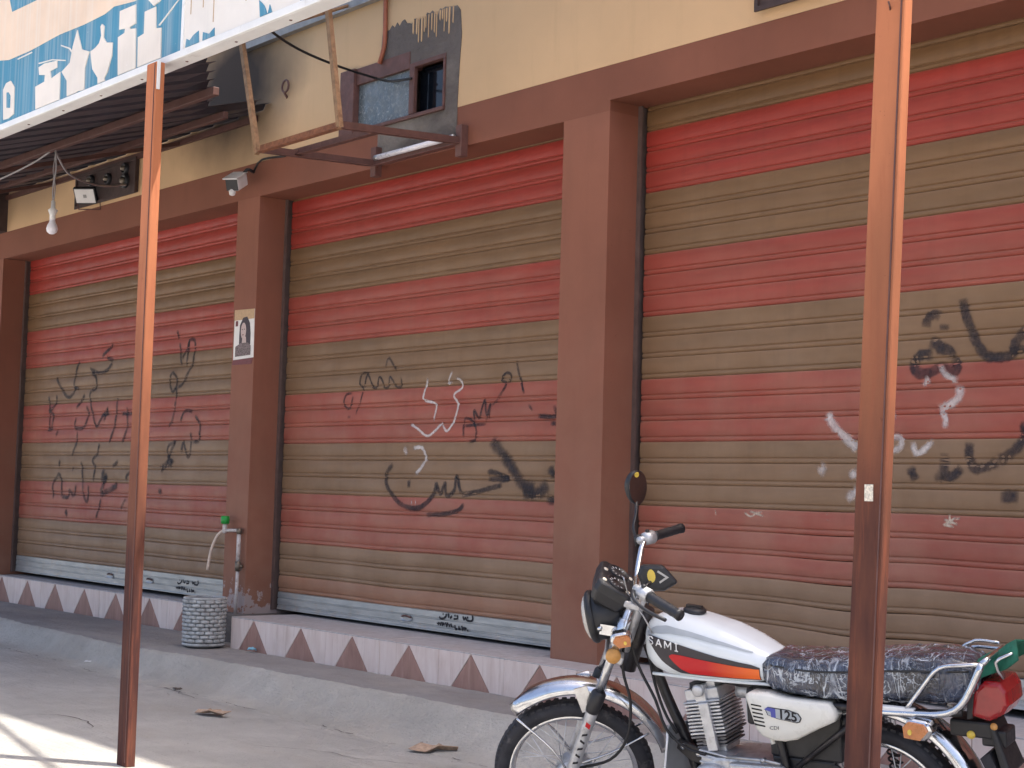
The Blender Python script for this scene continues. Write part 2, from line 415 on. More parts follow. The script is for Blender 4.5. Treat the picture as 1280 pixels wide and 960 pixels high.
# ---- spray strokes, lettering and sign prints, as (x, z) outlines in metres on their surfaces
GRAFFITI = {
 1: [
  ('k',0.0184,0.7,[(-12.057,2.602),(-12.025,2.519)]),
  ('k',0.0183,0.7,[(-11.999,2.495),(-11.958,2.298)]),
  ('k',0.0182,0.7,[(-11.951,2.355),(-11.863,2.442),(-11.822,2.508),(-11.737,2.481),(-11.759,2.323),(-11.812,2.258),(-11.932,2.143),(-12.002,2.123)]),
  ('k',0.0181,0.7,[(-11.833,2.509),(-11.873,2.283)]),
  ('k',0.0183,0.7,[(-12.029,2.015),(-12.025,2.106),(-12.033,2.198),(-12.11,2.242),(-12.153,2.18),(-12.096,2.086),(-12.027,2.129)]),
  ('k',0.0183,0.7,[(-12.029,2.015),(-12.075,1.856),(-12.155,1.794)]),
  ('k',0.0182,0.7,[(-11.941,1.831),(-11.865,1.92),(-11.735,1.911)]),
  ('k',0.0179,0.7,[(-11.686,1.882),(-11.598,1.791),(-11.601,1.691)]),
  ('k',0.0197,0.7,[(-13.285,2.573),(-13.281,2.529),(-13.374,2.491),(-13.482,2.44)]),
  ('k',0.0197,0.7,[(-13.383,2.435),(-13.24,2.404)]),
  ('k',0.0196,0.7,[(-13.252,2.38),(-13.371,2.317),(-13.539,2.306),(-13.686,2.337),(-13.703,2.363)]),
  ('k',0.0201,0.7,[(-13.684,2.311),(-13.577,2.257),(-13.568,2.169),(-13.666,2.148)]),
  ('k',0.0203,0.7,[(-13.947,2.437),(-14.009,2.325),(-14.04,2.198),(-13.933,2.169)]),
  ('k',0.0209,0.7,[(-14.451,2.297),(-14.33,2.195),(-14.166,2.099),(-14.048,2.134),(-13.995,2.196)]),
  ('k',0.02,0.7,[(-13.666,2.148),(-13.689,2.086),(-13.615,1.933),(-13.531,1.82),(-13.438,1.88),(-13.308,1.976),(-13.379,1.855)]),
  ('k',0.0202,0.7,[(-13.794,2.114),(-13.889,2.041),(-13.973,1.992)]),
  ('k',0.0201,0.7,[(-13.754,2.012),(-13.701,1.923),(-13.805,1.811),(-13.984,1.814),(-13.963,1.903)]),
  ('k',0.021,0.7,[(-14.605,2.125),(-14.56,2.006),(-14.553,1.809)]),
  ('k',0.0208,0.7,[(-14.417,2.132),(-14.423,2.054),(-14.525,1.979),(-14.471,1.925),(-14.505,1.808)]),
  ('k',0.021,0.7,[(-14.6,1.803),(-14.473,1.801)]),
  ('k',0.0191,0.7,[(-12.788,2.323),(-12.783,2.275)]),
  ('k',0.019,0.7,[(-12.719,2.153),(-12.719,2.022),(-12.788,1.916)]),
  ('k',0.0194,0.7,[(-13.124,2.069),(-13.135,1.899),(-13.177,1.778),(-13.263,1.669)]),
  ('k',0.0192,0.7,[(-12.927,1.979),(-12.909,1.799),(-13.003,1.667)]),
  ('k',0.0198,0.7,[(-13.442,1.918),(-13.275,1.926)]),
  ('k',0.0193,0.7,[(-13.028,1.921),(-12.788,1.916)]),
  ('k',0.0207,0.7,[(-14.347,1.793),(-14.404,1.742)]),
  ('k',0.0524,0.7,[(-14.56,2.006),(-14.539,1.966)]),
  ('k',0.0203,0.7,[(-13.92,1.78),(-13.938,1.666),(-14.03,1.552)]),
  ('k',0.0197,0.7,[(-13.444,1.663),(-13.491,1.564),(-13.571,1.514),(-13.52,1.44),(-13.55,1.316)]),
  ('k',0.0206,0.7,[(-14.269,1.513),(-14.308,1.449)]),
  ('k',0.0207,0.7,[(-14.383,1.151),(-14.414,1.28),(-14.329,1.358),(-14.27,1.378),(-14.214,1.296),(-14.215,1.168)]),
  ('k',0.0201,0.7,[(-13.816,1.502),(-13.778,1.414),(-13.742,1.214),(-13.647,1.141),(-13.634,1.291)]),
  ('k',0.0203,0.7,[(-13.974,1.45),(-14.0,1.412)]),
  ('k',0.0205,0.7,[(-14.201,1.174),(-14.063,1.17),(-14.04,1.234),(-13.945,1.185),(-13.897,1.287)]),
  ('k',0.0319,0.7,[(-13.337,1.441),(-13.354,1.331),(-13.274,1.369),(-13.37,1.221),(-13.206,1.248),(-13.048,1.298)]),
  ('k',0.0194,0.7,[(-13.172,1.454),(-13.054,1.503)]),
  ('k',0.0191,0.7,[(-12.89,1.336),(-12.868,1.384),(-12.79,1.397),(-12.756,1.314),(-12.826,1.218)]),
  ('k',0.0191,0.7,[(-12.875,1.182),(-12.972,1.084)]),
  ('k',0.0196,0.7,[(-13.365,1.172),(-13.411,1.073),(-13.459,0.992)]),
  ('k',0.0306,0.7,[(-14.111,1.055),(-14.059,0.993)]),
  ('k',0.0183,0.7,[(-12.14,1.494),(-12.076,1.597),(-12.01,1.665),(-12.128,1.631),(-12.133,1.551),(-12.019,1.494)]),
  ('k',0.0346,0.7,[(-12.258,1.436),(-12.115,1.488),(-12.042,1.483)]),
  ('k',0.0181,0.7,[(-11.906,1.574),(-11.867,1.664),(-11.811,1.562),(-11.763,1.551),(-11.736,1.652),(-11.756,1.742)]),
  ('k',0.0178,0.7,[(-11.606,1.751),(-11.611,1.673),(-11.703,1.668)]),
  ('k',0.0277,0.7,[(-12.28,1.268),(-12.215,1.241)]),
 ],
 2: [
  ('k',0.011,0.5,[(-9.01,2.152),(-8.973,2.219),(-8.928,2.183),(-8.878,2.13)]),
  ('k',0.0108,0.5,[(-8.817,2.083),(-8.814,2.022),(-8.872,2.017),(-8.91,2.059),(-8.951,2.088),(-8.962,2.027),(-9.014,2.017),(-9.036,2.064),(-9.078,2.093),(-9.099,2.031),(-9.147,2.022),(-9.187,2.083),(-9.225,2.112),(-9.257,2.023)]),
  ('k',0.0111,0.5,[(-9.202,2.125),(-9.288,2.122),(-9.313,2.053),(-9.269,2.016),(-9.301,1.926),(-9.335,1.878),(-9.35,1.836)]),
  ('k',0.0113,0.5,[(-9.405,1.992),(-9.48,1.981),(-9.507,1.917),(-9.449,1.881),(-9.413,1.915),(-9.391,1.971)]),
  ('k',0.0113,0.5,[(-9.458,1.824),(-9.415,1.823)]),
  ('w',0.0106,0.5,[(-8.51,2.064),(-8.549,1.959),(-8.547,1.92),(-8.412,1.883),(-8.439,1.772)]),
  ('w',0.0107,0.5,[(-8.696,1.763),(-8.604,1.728),(-8.501,1.681),(-8.404,1.719),(-8.341,1.764),(-8.425,1.706)]),
  ('w',0.0104,0.5,[(-8.34,1.757),(-8.284,1.711),(-8.213,1.781),(-8.175,1.871),(-8.221,1.943),(-8.138,1.986),(-8.151,2.031),(-8.205,2.053)]),
  ('w',0.0104,0.5,[(-8.246,2.1),(-8.289,2.023),(-8.246,2.028)]),
  ('w',0.0295,0.5,[(-8.754,1.569),(-8.721,1.596)]),
  ('w',0.0147,0.5,[(-8.653,1.602),(-8.552,1.602),(-8.509,1.536),(-8.556,1.47),(-8.621,1.429)]),
  ('w',0.0053,0.5,[(-8.651,1.259),(-8.649,1.224)]),
  ('w',0.0053,0.5,[(-8.608,1.26),(-8.606,1.225)]),
  ('k',0.0115,0.5,[(-8.112,1.664),(-8.107,1.779),(-8.055,1.785),(-8.002,1.752),(-7.979,1.701),(-7.997,1.65),(-8.059,1.64)]),
  ('k',0.0114,0.5,[(-8.003,1.765),(-8.006,1.841),(-7.953,1.789),(-7.907,1.902),(-7.882,1.8)]),
  ('k',0.0113,0.5,[(-7.89,1.763),(-7.845,1.875),(-7.861,1.775)]),
  ('k',0.0115,0.5,[(-8.105,1.741),(-7.88,1.75)]),
  ('k',0.0113,0.5,[(-7.834,1.862),(-7.767,1.911),(-7.692,1.996),(-7.742,2.022),(-7.695,2.064),(-7.645,2.05),(-7.672,1.995)]),
  ('k',0.0111,0.5,[(-7.6,2.141),(-7.568,2.053),(-7.514,1.928)]),
  ('k',0.011,0.5,[(-7.474,1.866),(-7.43,1.822)]),
  ('k',0.0157,0.5,[(-7.386,1.791),(-7.219,1.787),(-7.231,1.853)]),
  ('k',0.0156,0.5,[(-7.263,1.746),(-7.199,1.739)]),
  ('k',0.0203,0.5,[(-8.878,1.495),(-8.956,1.427),(-8.94,1.345),(-8.853,1.266),(-8.735,1.215),(-8.598,1.202),(-8.489,1.24),(-8.404,1.314),(-8.386,1.379)]),
  ('k',0.017,0.5,[(-8.386,1.379),(-8.339,1.302),(-8.288,1.374),(-8.274,1.29),(-8.19,1.33),(-8.174,1.42),(-8.116,1.306)]),
  ('k',0.0192,0.5,[(-8.115,1.3),(-7.961,1.321),(-7.703,1.369)]),
  ('k',0.0188,0.5,[(-7.855,1.436),(-7.806,1.449),(-7.646,1.407),(-7.844,1.405)]),
  ('k',0.02,0.5,[(-8.688,1.396),(-8.691,1.336)]),
  ('k',0.0171,0.5,[(-8.495,1.162),(-8.289,1.174),(-8.142,1.203),(-8.081,1.243)]),
  ('k',0.0426,0.75,[(-7.825,1.649),(-7.712,1.561),(-7.61,1.475),(-7.51,1.378),(-7.395,1.343)]),
  ('k',0.0414,0.75,[(-7.507,1.317),(-7.357,1.326),(-7.267,1.381)]),
  ('k',0.0335,0.75,[(-7.262,1.483),(-7.205,1.417)]),
  ('k',0.0287,0.75,[(-7.282,1.297),(-7.199,1.275)]),
 ],
 3: [
  ('k',0.0275,0.45,[(-4.366,2.276),(-4.356,2.214),(-4.332,2.156),(-4.299,2.081),(-4.261,2.023),(-4.224,1.997),(-4.115,1.999),(-4.088,2.053),(-4.049,2.098),(-4.027,2.112)]),
  ('k',0.0204,0.45,[(-4.115,2.015),(-4.017,2.03)]),
  ('k',0.0281,0.45,[(-4.573,2.154),(-4.559,2.199),(-4.52,2.213),(-4.49,2.199)]),
  ('k',0.0278,0.45,[(-4.466,2.164),(-4.47,2.132)]),
  ('k',0.0313,0.45,[(-4.548,2.087),(-4.499,2.067),(-4.489,2.046),(-4.44,2.04),(-4.426,1.998)]),
  ('k',0.0295,0.45,[(-4.527,2.02),(-4.596,2.023),(-4.636,1.983),(-4.615,1.941),(-4.546,1.938),(-4.488,1.96),(-4.42,1.933),(-4.392,1.972),(-4.43,1.994)]),
  ('w',0.018,0.8,[(-4.488,1.977),(-4.458,1.926),(-4.391,1.891)]),
  ('w',0.0181,0.8,[(-4.585,1.878),(-4.546,1.913)]),
  ('w',0.0242,0.8,[(-4.386,1.875),(-4.381,1.826),(-4.428,1.787),(-4.495,1.764)]),
  ('w',0.0179,0.8,[(-4.485,1.756),(-4.456,1.722),(-4.46,1.674)]),
  ('w',0.0262,0.8,[(-5.159,1.762),(-5.103,1.691),(-4.993,1.604),(-4.96,1.582)]),
  ('w',0.0184,0.8,[(-4.754,1.762),(-4.754,1.72)]),
  ('w',0.0185,0.85,[(-4.783,1.639),(-4.712,1.634),(-4.711,1.588),(-4.782,1.567)]),
  ('w',0.0182,0.85,[(-4.636,1.616),(-4.621,1.563),(-4.581,1.571),(-4.523,1.62)]),
  ('w',0.0261,0.85,[(-5.16,1.503),(-5.203,1.459)]),
  ('w',0.0256,0.85,[(-4.959,1.47),(-5.012,1.443)]),
  ('w',0.0257,0.85,[(-5.026,1.332),(-4.957,1.384)]),
  ('k',0.0276,0.6,[(-4.459,1.562),(-4.463,1.489),(-4.444,1.449),(-4.396,1.466),(-4.368,1.498)]),
  ('k',0.0272,0.6,[(-4.322,1.61),(-4.326,1.538),(-4.293,1.49),(-4.238,1.499),(-4.174,1.522)]),
  ('k',0.0283,0.6,[(-4.174,1.522),(-4.085,1.577),(-4.05,1.624),(-4.033,1.701)]),
  ('k',0.0281,0.6,[(-4.655,1.497),(-4.619,1.431)]),
  ('k',0.0277,0.6,[(-4.501,1.424),(-4.473,1.473)]),
  ('k',0.0314,0.6,[(-4.164,1.366),(-4.066,1.367)]),
  ('c',0.0073,0.3,[(-4.461,1.255),(-4.384,1.233)]),
  ('c',0.0072,0.3,[(-4.394,1.265),(-4.46,1.227)]),
  ('c',0.0073,0.3,[(-4.465,1.231),(-4.403,1.221)]),
  ('c',0.0073,0.3,[(-4.432,1.28),(-4.422,1.224)]),
  ('c',0.0072,0.3,[(-4.399,1.257),(-4.37,1.262)]),
  ('c',0.0063,0.3,[(-5.695,1.253),(-5.646,1.234),(-5.599,1.263)]),
  ('c',0.0062,0.3,[(-5.661,1.262),(-5.557,1.236)]),
  ('c',0.0062,0.3,[(-5.619,1.242),(-5.571,1.264)]),
  ('c',0.0064,0.3,[(-5.902,1.261),(-5.894,1.234)]),
  ('c',0.0059,0.3,[(-5.151,1.26),(-5.139,1.258)]),
  ('c',0.0059,0.3,[(-5.148,1.231),(-5.132,1.231)]),
 ],
}
BAR_TEXT = [[(-8.303,0.514),(-8.286,0.503),(-8.254,0.508),(-8.231,0.524),(-8.232,0.538)],[(-8.267,0.533),(-8.258,0.533)],[(-8.208,0.542),(-8.203,0.514)],[(-8.191,0.515),(-8.171,0.521),(-8.176,0.53)],[(-8.151,0.511),(-8.108,0.517),(-8.117,0.537)],[(-8.141,0.538),(-8.132,0.527)],[(-8.055,0.535),(-8.042,0.515),(-8.027,0.528),(-8.015,0.514),(-7.973,0.511),(-7.954,0.522),(-7.959,0.547)],[(-8.012,0.531),(-8.0,0.53)],[(-8.324,0.466),(-8.317,0.472)],[(-8.305,0.48),(-8.308,0.46)],[(-8.293,0.478),(-8.284,0.458)],[(-8.277,0.482),(-8.264,0.462),(-8.257,0.481)],[(-8.252,0.463),(-8.245,0.477)],[(-8.233,0.483),(-8.22,0.458),(-8.209,0.483)],[(-8.197,0.474),(-8.188,0.456)],[(-8.177,0.48),(-8.168,0.457)],[(-8.157,0.461),(-8.149,0.46)],[(-8.134,0.474),(-8.128,0.447),(-8.109,0.453)],[(-8.09,0.471),(-8.093,0.452),(-8.074,0.456)],[(-8.063,0.475),(-8.05,0.448),(-8.04,0.468)],[(-8.028,0.469),(-8.031,0.452),(-8.015,0.465)],[(-8.004,0.447),(-7.994,0.451)]]
SIGN_PRINT = {'cream':[[(-10.924,3.883),(-9.939,3.823),(-9.083,3.768),(-8.946,3.745),(-8.643,3.738),(-8.238,3.749),(-7.932,3.738),(-7.678,3.74),(-7.6,3.751),(-7.574,3.757),(-7.334,3.732),(-7.236,3.739),(-7.204,4.089),(-11.12,5.116)]],'teal':[[(-8.969,4.105),(-8.925,4.025),(-8.571,4.016),(-8.578,4.069),(-8.976,4.16)]],'bottle':[[(-8.98,3.398),(-9.003,3.579),(-8.963,3.611),(-8.896,3.613),(-8.836,3.566),(-8.827,3.408),(-8.902,3.394)],[(-8.517,3.377),(-8.533,3.512),(-8.411,3.519),(-8.405,3.556),(-8.488,3.571),(-8.5,3.616),(-8.423,3.623),(-8.251,3.606),(-8.247,3.568),(-8.336,3.564),(-8.321,3.519),(-8.204,3.535),(-8.196,3.376)],[(-8.005,3.725),(-7.936,3.606),(-7.841,3.575),(-7.888,3.499),(-7.884,3.378),(-7.968,3.385),(-8.097,3.351),(-8.11,3.468),(-8.184,3.531),(-8.082,3.561),(-8.053,3.645)],[(-7.7,3.693),(-7.671,3.675),(-7.674,3.617),(-7.635,3.581),(-7.564,3.567),(-7.566,3.5),(-7.61,3.423),(-7.643,3.398),(-7.632,3.372),(-7.718,3.356),(-7.724,3.413),(-7.794,3.473),(-7.826,3.572),(-7.769,3.58),(-7.725,3.595),(-7.702,3.63),(-7.716,3.681)],[(-7.484,3.372),(-7.502,3.581),(-7.429,3.589),(-7.423,3.611),(-7.492,3.618),(-7.493,3.715),(-7.316,3.711),(-7.306,3.613),(-7.372,3.608),(-7.368,3.596),(-7.304,3.586),(-7.286,3.369)],[(-7.266,3.369),(-7.274,3.534),(-7.209,3.54),(-7.211,3.65),(-7.091,3.65),(-7.081,3.539),(-7.025,3.531),(-7.018,3.363)],[(-7.193,3.714),(-7.116,3.659),(-7.046,3.67),(-7.048,3.697)]],'label':[[(-8.933,3.461),(-8.944,3.551),(-8.917,3.55),(-8.885,3.523),(-8.883,3.452)]],'line':[[(-8.507,3.643),(-8.323,3.628),(-8.142,3.589),(-8.142,3.583),(-8.323,3.622),(-8.502,3.635)],[(-7.058,3.55),(-6.865,3.633),(-6.856,3.631),(-7.045,3.545)],[(-8.211,3.686),(-8.091,3.645),(-8.049,3.612),(-8.064,3.611),(-8.1,3.64),(-8.211,3.679)],[(-8.812,3.726),(-8.61,3.727),(-8.605,3.72),(-8.807,3.72)]],'blotch':[[(-6.772,3.373),(-6.762,3.422),(-6.731,3.408),(-6.696,3.426),(-6.646,3.437),(-6.638,3.378)],[(-6.605,3.375),(-6.601,3.421),(-6.543,3.401),(-6.495,3.42),(-6.491,3.373)],[(-6.081,3.37),(-6.095,3.46),(-6.047,3.423),(-6.018,3.376),(-6.002,3.419),(-5.973,3.366)],[(-5.753,3.371),(-5.665,3.369),(-5.749,3.388)]]}

# ------------------------------------------------------------------ mesh helpers
def catmull(pts, step):
    pts = [Vector(p) for p in pts]
    if len(pts) < 3:
        n = max(1, int((pts[-1] - pts[0]).length / step))
        return [pts[0].lerp(pts[-1], i / n) for i in range(n + 1)]
    ext = [pts[0] * 2 - pts[1]] + pts + [pts[-1] * 2 - pts[-2]]
    out = []
    for i in range(1, len(ext) - 2):
        p0, p1, p2, p3 = ext[i - 1:i + 3]
        n = max(2, int((p2 - p1).length / step))
        for k in range(n):
            t = k / n
            out.append(0.5 * (2 * p1 + (p2 - p0) * t + (2 * p0 - 5 * p1 + 4 * p2 - p3) * t * t + (3 * p1 - p0 - 3 * p2 + p3) * t ** 3))
    out.append(pts[-1])
    return out

class MB:
    def __init__(s):
        s.v, s.f, s.mi, s.sm = [], [], [], []
    def add(s, vs, fs, mi=0, smooth=False):
        o = len(s.v)
        s.v += [Vector(p) for p in vs]
        for f in fs:
            s.f.append([o + i for i in f])
            s.mi.append(mi)
            s.sm.append(smooth)
        return s
    def box(s, x0, x1, y0, y1, z0, z1, mi=0):
        return s.add([(x, y, z) for x in (x0, x1) for y in (y0, y1) for z in (z0, z1)],
                     [(0, 1, 3, 2), (4, 6, 7, 5), (0, 4, 5, 1), (2, 3, 7, 6), (0, 2, 6, 4), (1, 5, 7, 3)], mi)
    def obox(s, c, ax, ay, az, hx, hy, hz, mi=0):
        c, ax, ay, az = Vector(c), Vector(ax).normalized(), Vector(ay).normalized(), Vector(az).normalized()
        return s.add([c + ax * (i * hx) + ay * (j * hy) + az * (k * hz) for i in (-1, 1) for j in (-1, 1) for k in (-1, 1)],
                     [(0, 1, 3, 2), (4, 6, 7, 5), (0, 4, 5, 1), (2, 3, 7, 6), (0, 2, 6, 4), (1, 5, 7, 3)], mi)
    def bar(s, a, b, w, h, up=(0, 0, 1), mi=0):
        a, b = Vector(a), Vector(b)
        d = (b - a).normalized()
        u = Vector(up)
        if abs(d.dot(u)) > 0.95:
            u = Vector((1, 0, 0))
        sx = d.cross(u).normalized()
        sz = sx.cross(d)
        return s.obox((a + b) / 2, d, sx, sz, (b - a).length / 2, w / 2, h / 2, mi)
    def tube(s, path, r, n=10, mi=0, caps=True, closed=False):
        path = [Vector(p) for p in path]
        m = len(path)
        rs = r if isinstance(r, (list, tuple)) else [r] * m
        vs, fs = [], []
        nrm = None
        for i, p in enumerate(path):
            a = path[(i - 1) % m] if (closed or i) else p
            b = path[(i + 1) % m] if (closed or i < m - 1) else p
            d = (b - a).normalized()
            if nrm is None:
                nrm = d.orthogonal().normalized()
            nrm = (nrm - d * nrm.dot(d))
            nrm = nrm.normalized() if nrm.length > 1e-6 else d.orthogonal().normalized()
            bn = d.cross(nrm)
            for k in range(n):
                t = 2 * math.pi * k / n
                vs.append(p + (nrm * math.cos(t) + bn * math.sin(t)) * rs[i])
        seg = m if closed else m - 1
        for i in range(seg):
            j = (i + 1) % m
            for k in range(n):
                l = (k + 1) % n
                fs.append((i * n + k, i * n + l, j * n + l, j * n + k))
        if caps and not closed:
            fs.append(tuple(reversed(range(n))))
            fs.append(tuple(range((m - 1) * n, m * n)))
        return s.add(vs, fs, mi, True)
    def lathe(s, prof, o, ax, n=24, mi=0, ref=None, a0=0.0, a1=2 * math.pi, smooth=True):
        o, ax = Vector(o), Vector(ax).normalized()
        u = (Vector(ref) - ax * Vector(ref).dot(ax)).normalized() if ref is not None else ax.orthogonal().normalized()
        w = ax.cross(u)
        full = abs(a1 - a0 - 2 * math.pi) < 1e-6
        cnt = n if full else n + 1
        vs, fs = [], []
        for k in range(cnt):
            t = a0 + (a1 - a0) * k / n
            d = u * math.cos(t) + w * math.sin(t)
            for r, h in prof:
                vs.append(o + d * r + ax * h)
        m = len(prof)
        for k in range(n):
            l = (k + 1) % cnt
            for i in range(m - 1):
                fs.append((k * m + i, l * m + i, l * m + i + 1, k * m + i + 1))
        return s.add(vs, fs, mi, smooth)
    def prism(s, poly, fn, d0, d1, mi=0):
        # poly: list of 2D points, fn(u, v, d) -> 3D
        n = len(poly)
        vs = [fn(u, v, d0) for u, v in poly] + [fn(u, v, d1) for u, v in poly]
        fs = [tuple(range(n)), tuple(reversed(range(n, 2 * n)))]
        for i in range(n):
            j = (i + 1) % n
            fs.append((i, n + i, n + j, j))
        return s.add(vs, fs, mi)
    def loft(s, rings, mi=0, caps=True, smooth=True):
        n = len(rings[0])
        vs = [p for r in rings for p in r]
        fs = []
        for i in range(len(rings) - 1):
            for k in range(n):
                l = (k + 1) % n
                fs.append((i * n + k, i * n + l, (i + 1) * n + l, (i + 1) * n + k))
        if caps:
            fs.append(tuple(reversed(range(n))))
            fs.append(tuple(range((len(rings) - 1) * n, len(rings) * n)))
        return s.add(vs, fs, mi, smooth)
    def mesh(s, name, mats, tf=None, off=None, fixn=True):
        me = bpy.data.meshes.new(name)
        vs = s.v
        if tf:
            vs = [tf(p) for p in vs]
        if off is not None:
            vs = [p - Vector(off) for p in vs]
        me.from_pydata([tuple(p) for p in vs], [], s.f)
        for m in (mats if isinstance(mats, (list, tuple)) else [mats]):
            me.materials.append(M[m] if isinstance(m, str) else m)
        me.polygons.foreach_set('material_index', s.mi)
        me.polygons.foreach_set('use_smooth', s.sm)
        if fixn:
            bm = bmesh.new()
            bm.from_mesh(me)
            bmesh.ops.recalc_face_normals(bm, faces=bm.faces)
            bm.to_mesh(me)
            bm.free()
        me.update()
        return me
    def build(s, name, mats, parent=None, tf=None, off=None, bevel=None, fixn=True):
        o = bpy.data.objects.new(name, s.mesh(name, mats, tf, off, fixn))
        COL.objects.link(o)
        if parent is not None:
            o.parent = parent
        if bevel:
            b = o.modifiers.new('bevel', 'BEVEL')
            b.width = bevel
            b.segments = 2
            b.limit_method = 'ANGLE'
            b.angle_limit = R(40)
        return o

def tag(o, label=None, cat=None, group=None, kind=None):
    if label: o['label'] = label
    if cat: o['category'] = cat
    if group: o['group'] = group
    if kind: o['kind'] = kind
    return o

def thing(name, loc, label, cat, group=None):
    o = bpy.data.objects.new(name, None)
    COL.objects.link(o)
    o.location = loc
    o.empty_display_size = 0.1
    return tag(o, label, cat, group)

# ------------------------------------------------------------------ the ground
g = MB()
g.add([(-260, -260, 0), (260, -260, 0), (260, 260, 0), (-260, 260, 0)], [(0, 1, 2, 3)])
ground = tag(g.build('ground', 'ground'), kind='structure')

# raised concrete pavement with a worn sloping kerb
rnd = random.Random(3)
EDGE = [(-22, -0.66, -0.84), (-13.2, -0.68, -0.85), (-11.6, -0.80, -0.89), (-10.4, -0.84, -0.95), (-10.1, -0.80, -0.94), (-9.1, -0.745, -0.93), (-6.4, -0.735, -0.97), (3, -0.73, -0.97)]
def edge_at(x):
    for (x0, a0, b0), (x1, a1, b1) in zip(EDGE, EDGE[1:]):
        if x0 <= x <= x1:
            t = (x - x0) / (x1 - x0)
            return a0 + (a1 - a0) * t, b0 + (b1 - b0) * t
def pz(x):
    return 0.15 + (x + 15) / 8.5 * 0.04 if x < -6.5 else 0.19
p = MB()
rows = []
x = -22.0
while x <= 3.0:
    a, b = edge_at(x)
    j = lambda k: rnd.uniform(-k, k)
    z = pz(x)
    wob = 0.012 * math.sin(x * 3.1) + 0.008 * math.sin(x * 7.7 + 1)
    rows.append([(x, 0.34, z), (x, -0.2, z + j(.002)), (x, -0.5, z + j(.003)), (x, a + 0.018 + wob, z - 0.002 + j(.003)), (x, a + wob + j(.008), z - 0.014 + j(.006)),
                 (x, a * .82 + b * .18 + wob + j(.008), z * .80 + j(.007)), (x, a * .55 + b * .45 + wob + j(.012), z * .52 + j(.010)), (x, a * .25 + b * .75 + j(.014), 0.055 + j(.010)), (x, b + j(.02), 0.022 + j(.004)), (x, b - 0.10 + j(.03), 0.008), (x, b - 0.25, -0.02)])
    x += 0.045 if -14 < x < -3 else 0.3
vs = [q for r in rows for q in r]
m = len(rows[0])
p.add(vs, [(i * m + k, (i + 1) * m + k, (i + 1) * m + k + 1, i * m + k + 1) for i in range(len(rows) - 1) for k in range(m - 1)], 0, True)
p.mi = [1 if (n % (m - 1)) < 3 else 0 for n in range(len(p.f))]
pavement = tag(p.build('pavement', ['pave', 'pave_top']), kind='structure')

# cracks in the concrete: narrow dark open joints
def crack(pts, w, name='crack', par=None):
    b = MB()
    path = catmull([(x, y, 0) for x, y in pts], 0.05)
    rr = random.Random(len(pts) * 7 + int(w * 1e5))
    vs = []
    for i, q in enumerate(path):
        ww = w * rr.uniform(0.3, 1.2) * (1 if 0 < i < len(path) - 1 else 0.1)
        dx, dy = rr.uniform(-.012, .012), rr.uniform(-.012, .012)
        vs += [(q.x + dx, q.y + dy - ww, 0.004), (q.x + dx, q.y + dy + ww, 0.004)]
    b.add(vs, [(2 * i, 2 * i + 2, 2 * i + 3, 2 * i + 1) for i in range(len(path) - 1)])
    return b.build(name, 'crack', par)
crack([(-9.3, -2.55), (-8.75, -2.44), (-8.73, -2.22), (-8.53, -2.115), (-8.33, -2.115), (-8.1, -2.19)], 0.006, par=ground)
crack([(-9.45, -1.02), (-9.2, -1.10), (-8.9, -1.13)], 0.003, par=ground)
for xa, xb in ((-12.6, -11.2), (-10.9, -9.9), (-9.6, -8.3), (-8.0, -7.1), (-6.9, -5.6)):
    crack([(xa + (xb - xa) * t, edge_at(xa + (xb - xa) * t)[1] - 0.12 + 0.02 * math.sin(9 * t + xa)) for t in (0, .2, .4, .6, .8, 1)], 0.005, par=ground)
crack([(-7.2, -1.75), (-6.9, -1.55), (-6.6, -1.5), (-6.3, -1.35)], 0.003, par=ground)

# ------------------------------------------------------------------ the building
BZ = 3.735                                      # beige render starts here
OPEN = [(-15.22, -10.655, 3.475), (-10.33, -6.905, 3.475), (-6.515, -2.75, 3.535)]
bld = thing('shop_building', (-9, 0.3, 0), 'brown and beige shop building with three shuttered bays', 'building')
BO = (-9, 0.3, 0)
def part(b, name, mat, parent=bld, off=BO, bevel=None):
    return b.build(name, mat, parent, off=off, bevel=bevel)

# window opening in the render
WX0, WX1, WZ0, WZ1 = -9.24, -8.055, 3.74, 4.195
b = MB()
ZT = 7.70                                       # unseen first floor and roof, height set for the shade edge below
b.box(-15.17, WX0, 0, 0.3, BZ, ZT)
b.box(WX1, -1.2, 0, 0.3, BZ, ZT)
b.box(WX0, WX1, 0, 0.3, WZ1, ZT)
b.box(WX0, WX1, 0.003, 0.3, BZ, WZ0)
part(b, 'wall', 'beige')
b = MB()
b.box(-17.5, -10.33, 0.0, 0.3, 3.475, BZ - 0.0015)
b.box(-10.33, -6.515, 0.0, 0.3, 3.475, BZ - 0.0015)
b.box(-6.515, -1.2, 0.0, 0.3, 3.535, BZ - 0.0015)
part(b, 'lintel_beam', 'beam')
for x0, x1, zt, mt in ((-17.5, -15.22, 3.475, 'brown'), (-10.655, -10.33, 3.475, 'brown_low'), (-6.905, -6.515, 3.475, 'brown'), (-2.75, -1.2, 3.535, 'brown')):
    b = MB()
    b.box(x0, x1, 0.0, 0.45, 0.1, zt - 0.0005)
    part(b, 'pillar', mt)
b = MB()
b.box(-17.5, 14, -0.02, 9, ZT, ZT + 0.02)                   # roof slab
b.box(-17.5, 14, 0, 0.3, ZT + 0.36, 9.06)                   # unseen parapet, its slot added to throw a strip of light
b.box(-17.5, -6.9, 0, 0.3, ZT + 0.02, ZT + 0.36)
b.box(-5.3, 14, 0, 0.3, ZT + 0.02, ZT + 0.36)
b.box(-1.2, 14, 0, 0.3, 0, ZT)                              # the row of shops goes on to the right
b.box(-17.5, -17.3, 0.31, 9, 0, ZT)
b.box(-1.4, -1.2, 0.46, 9, 0, ZT)
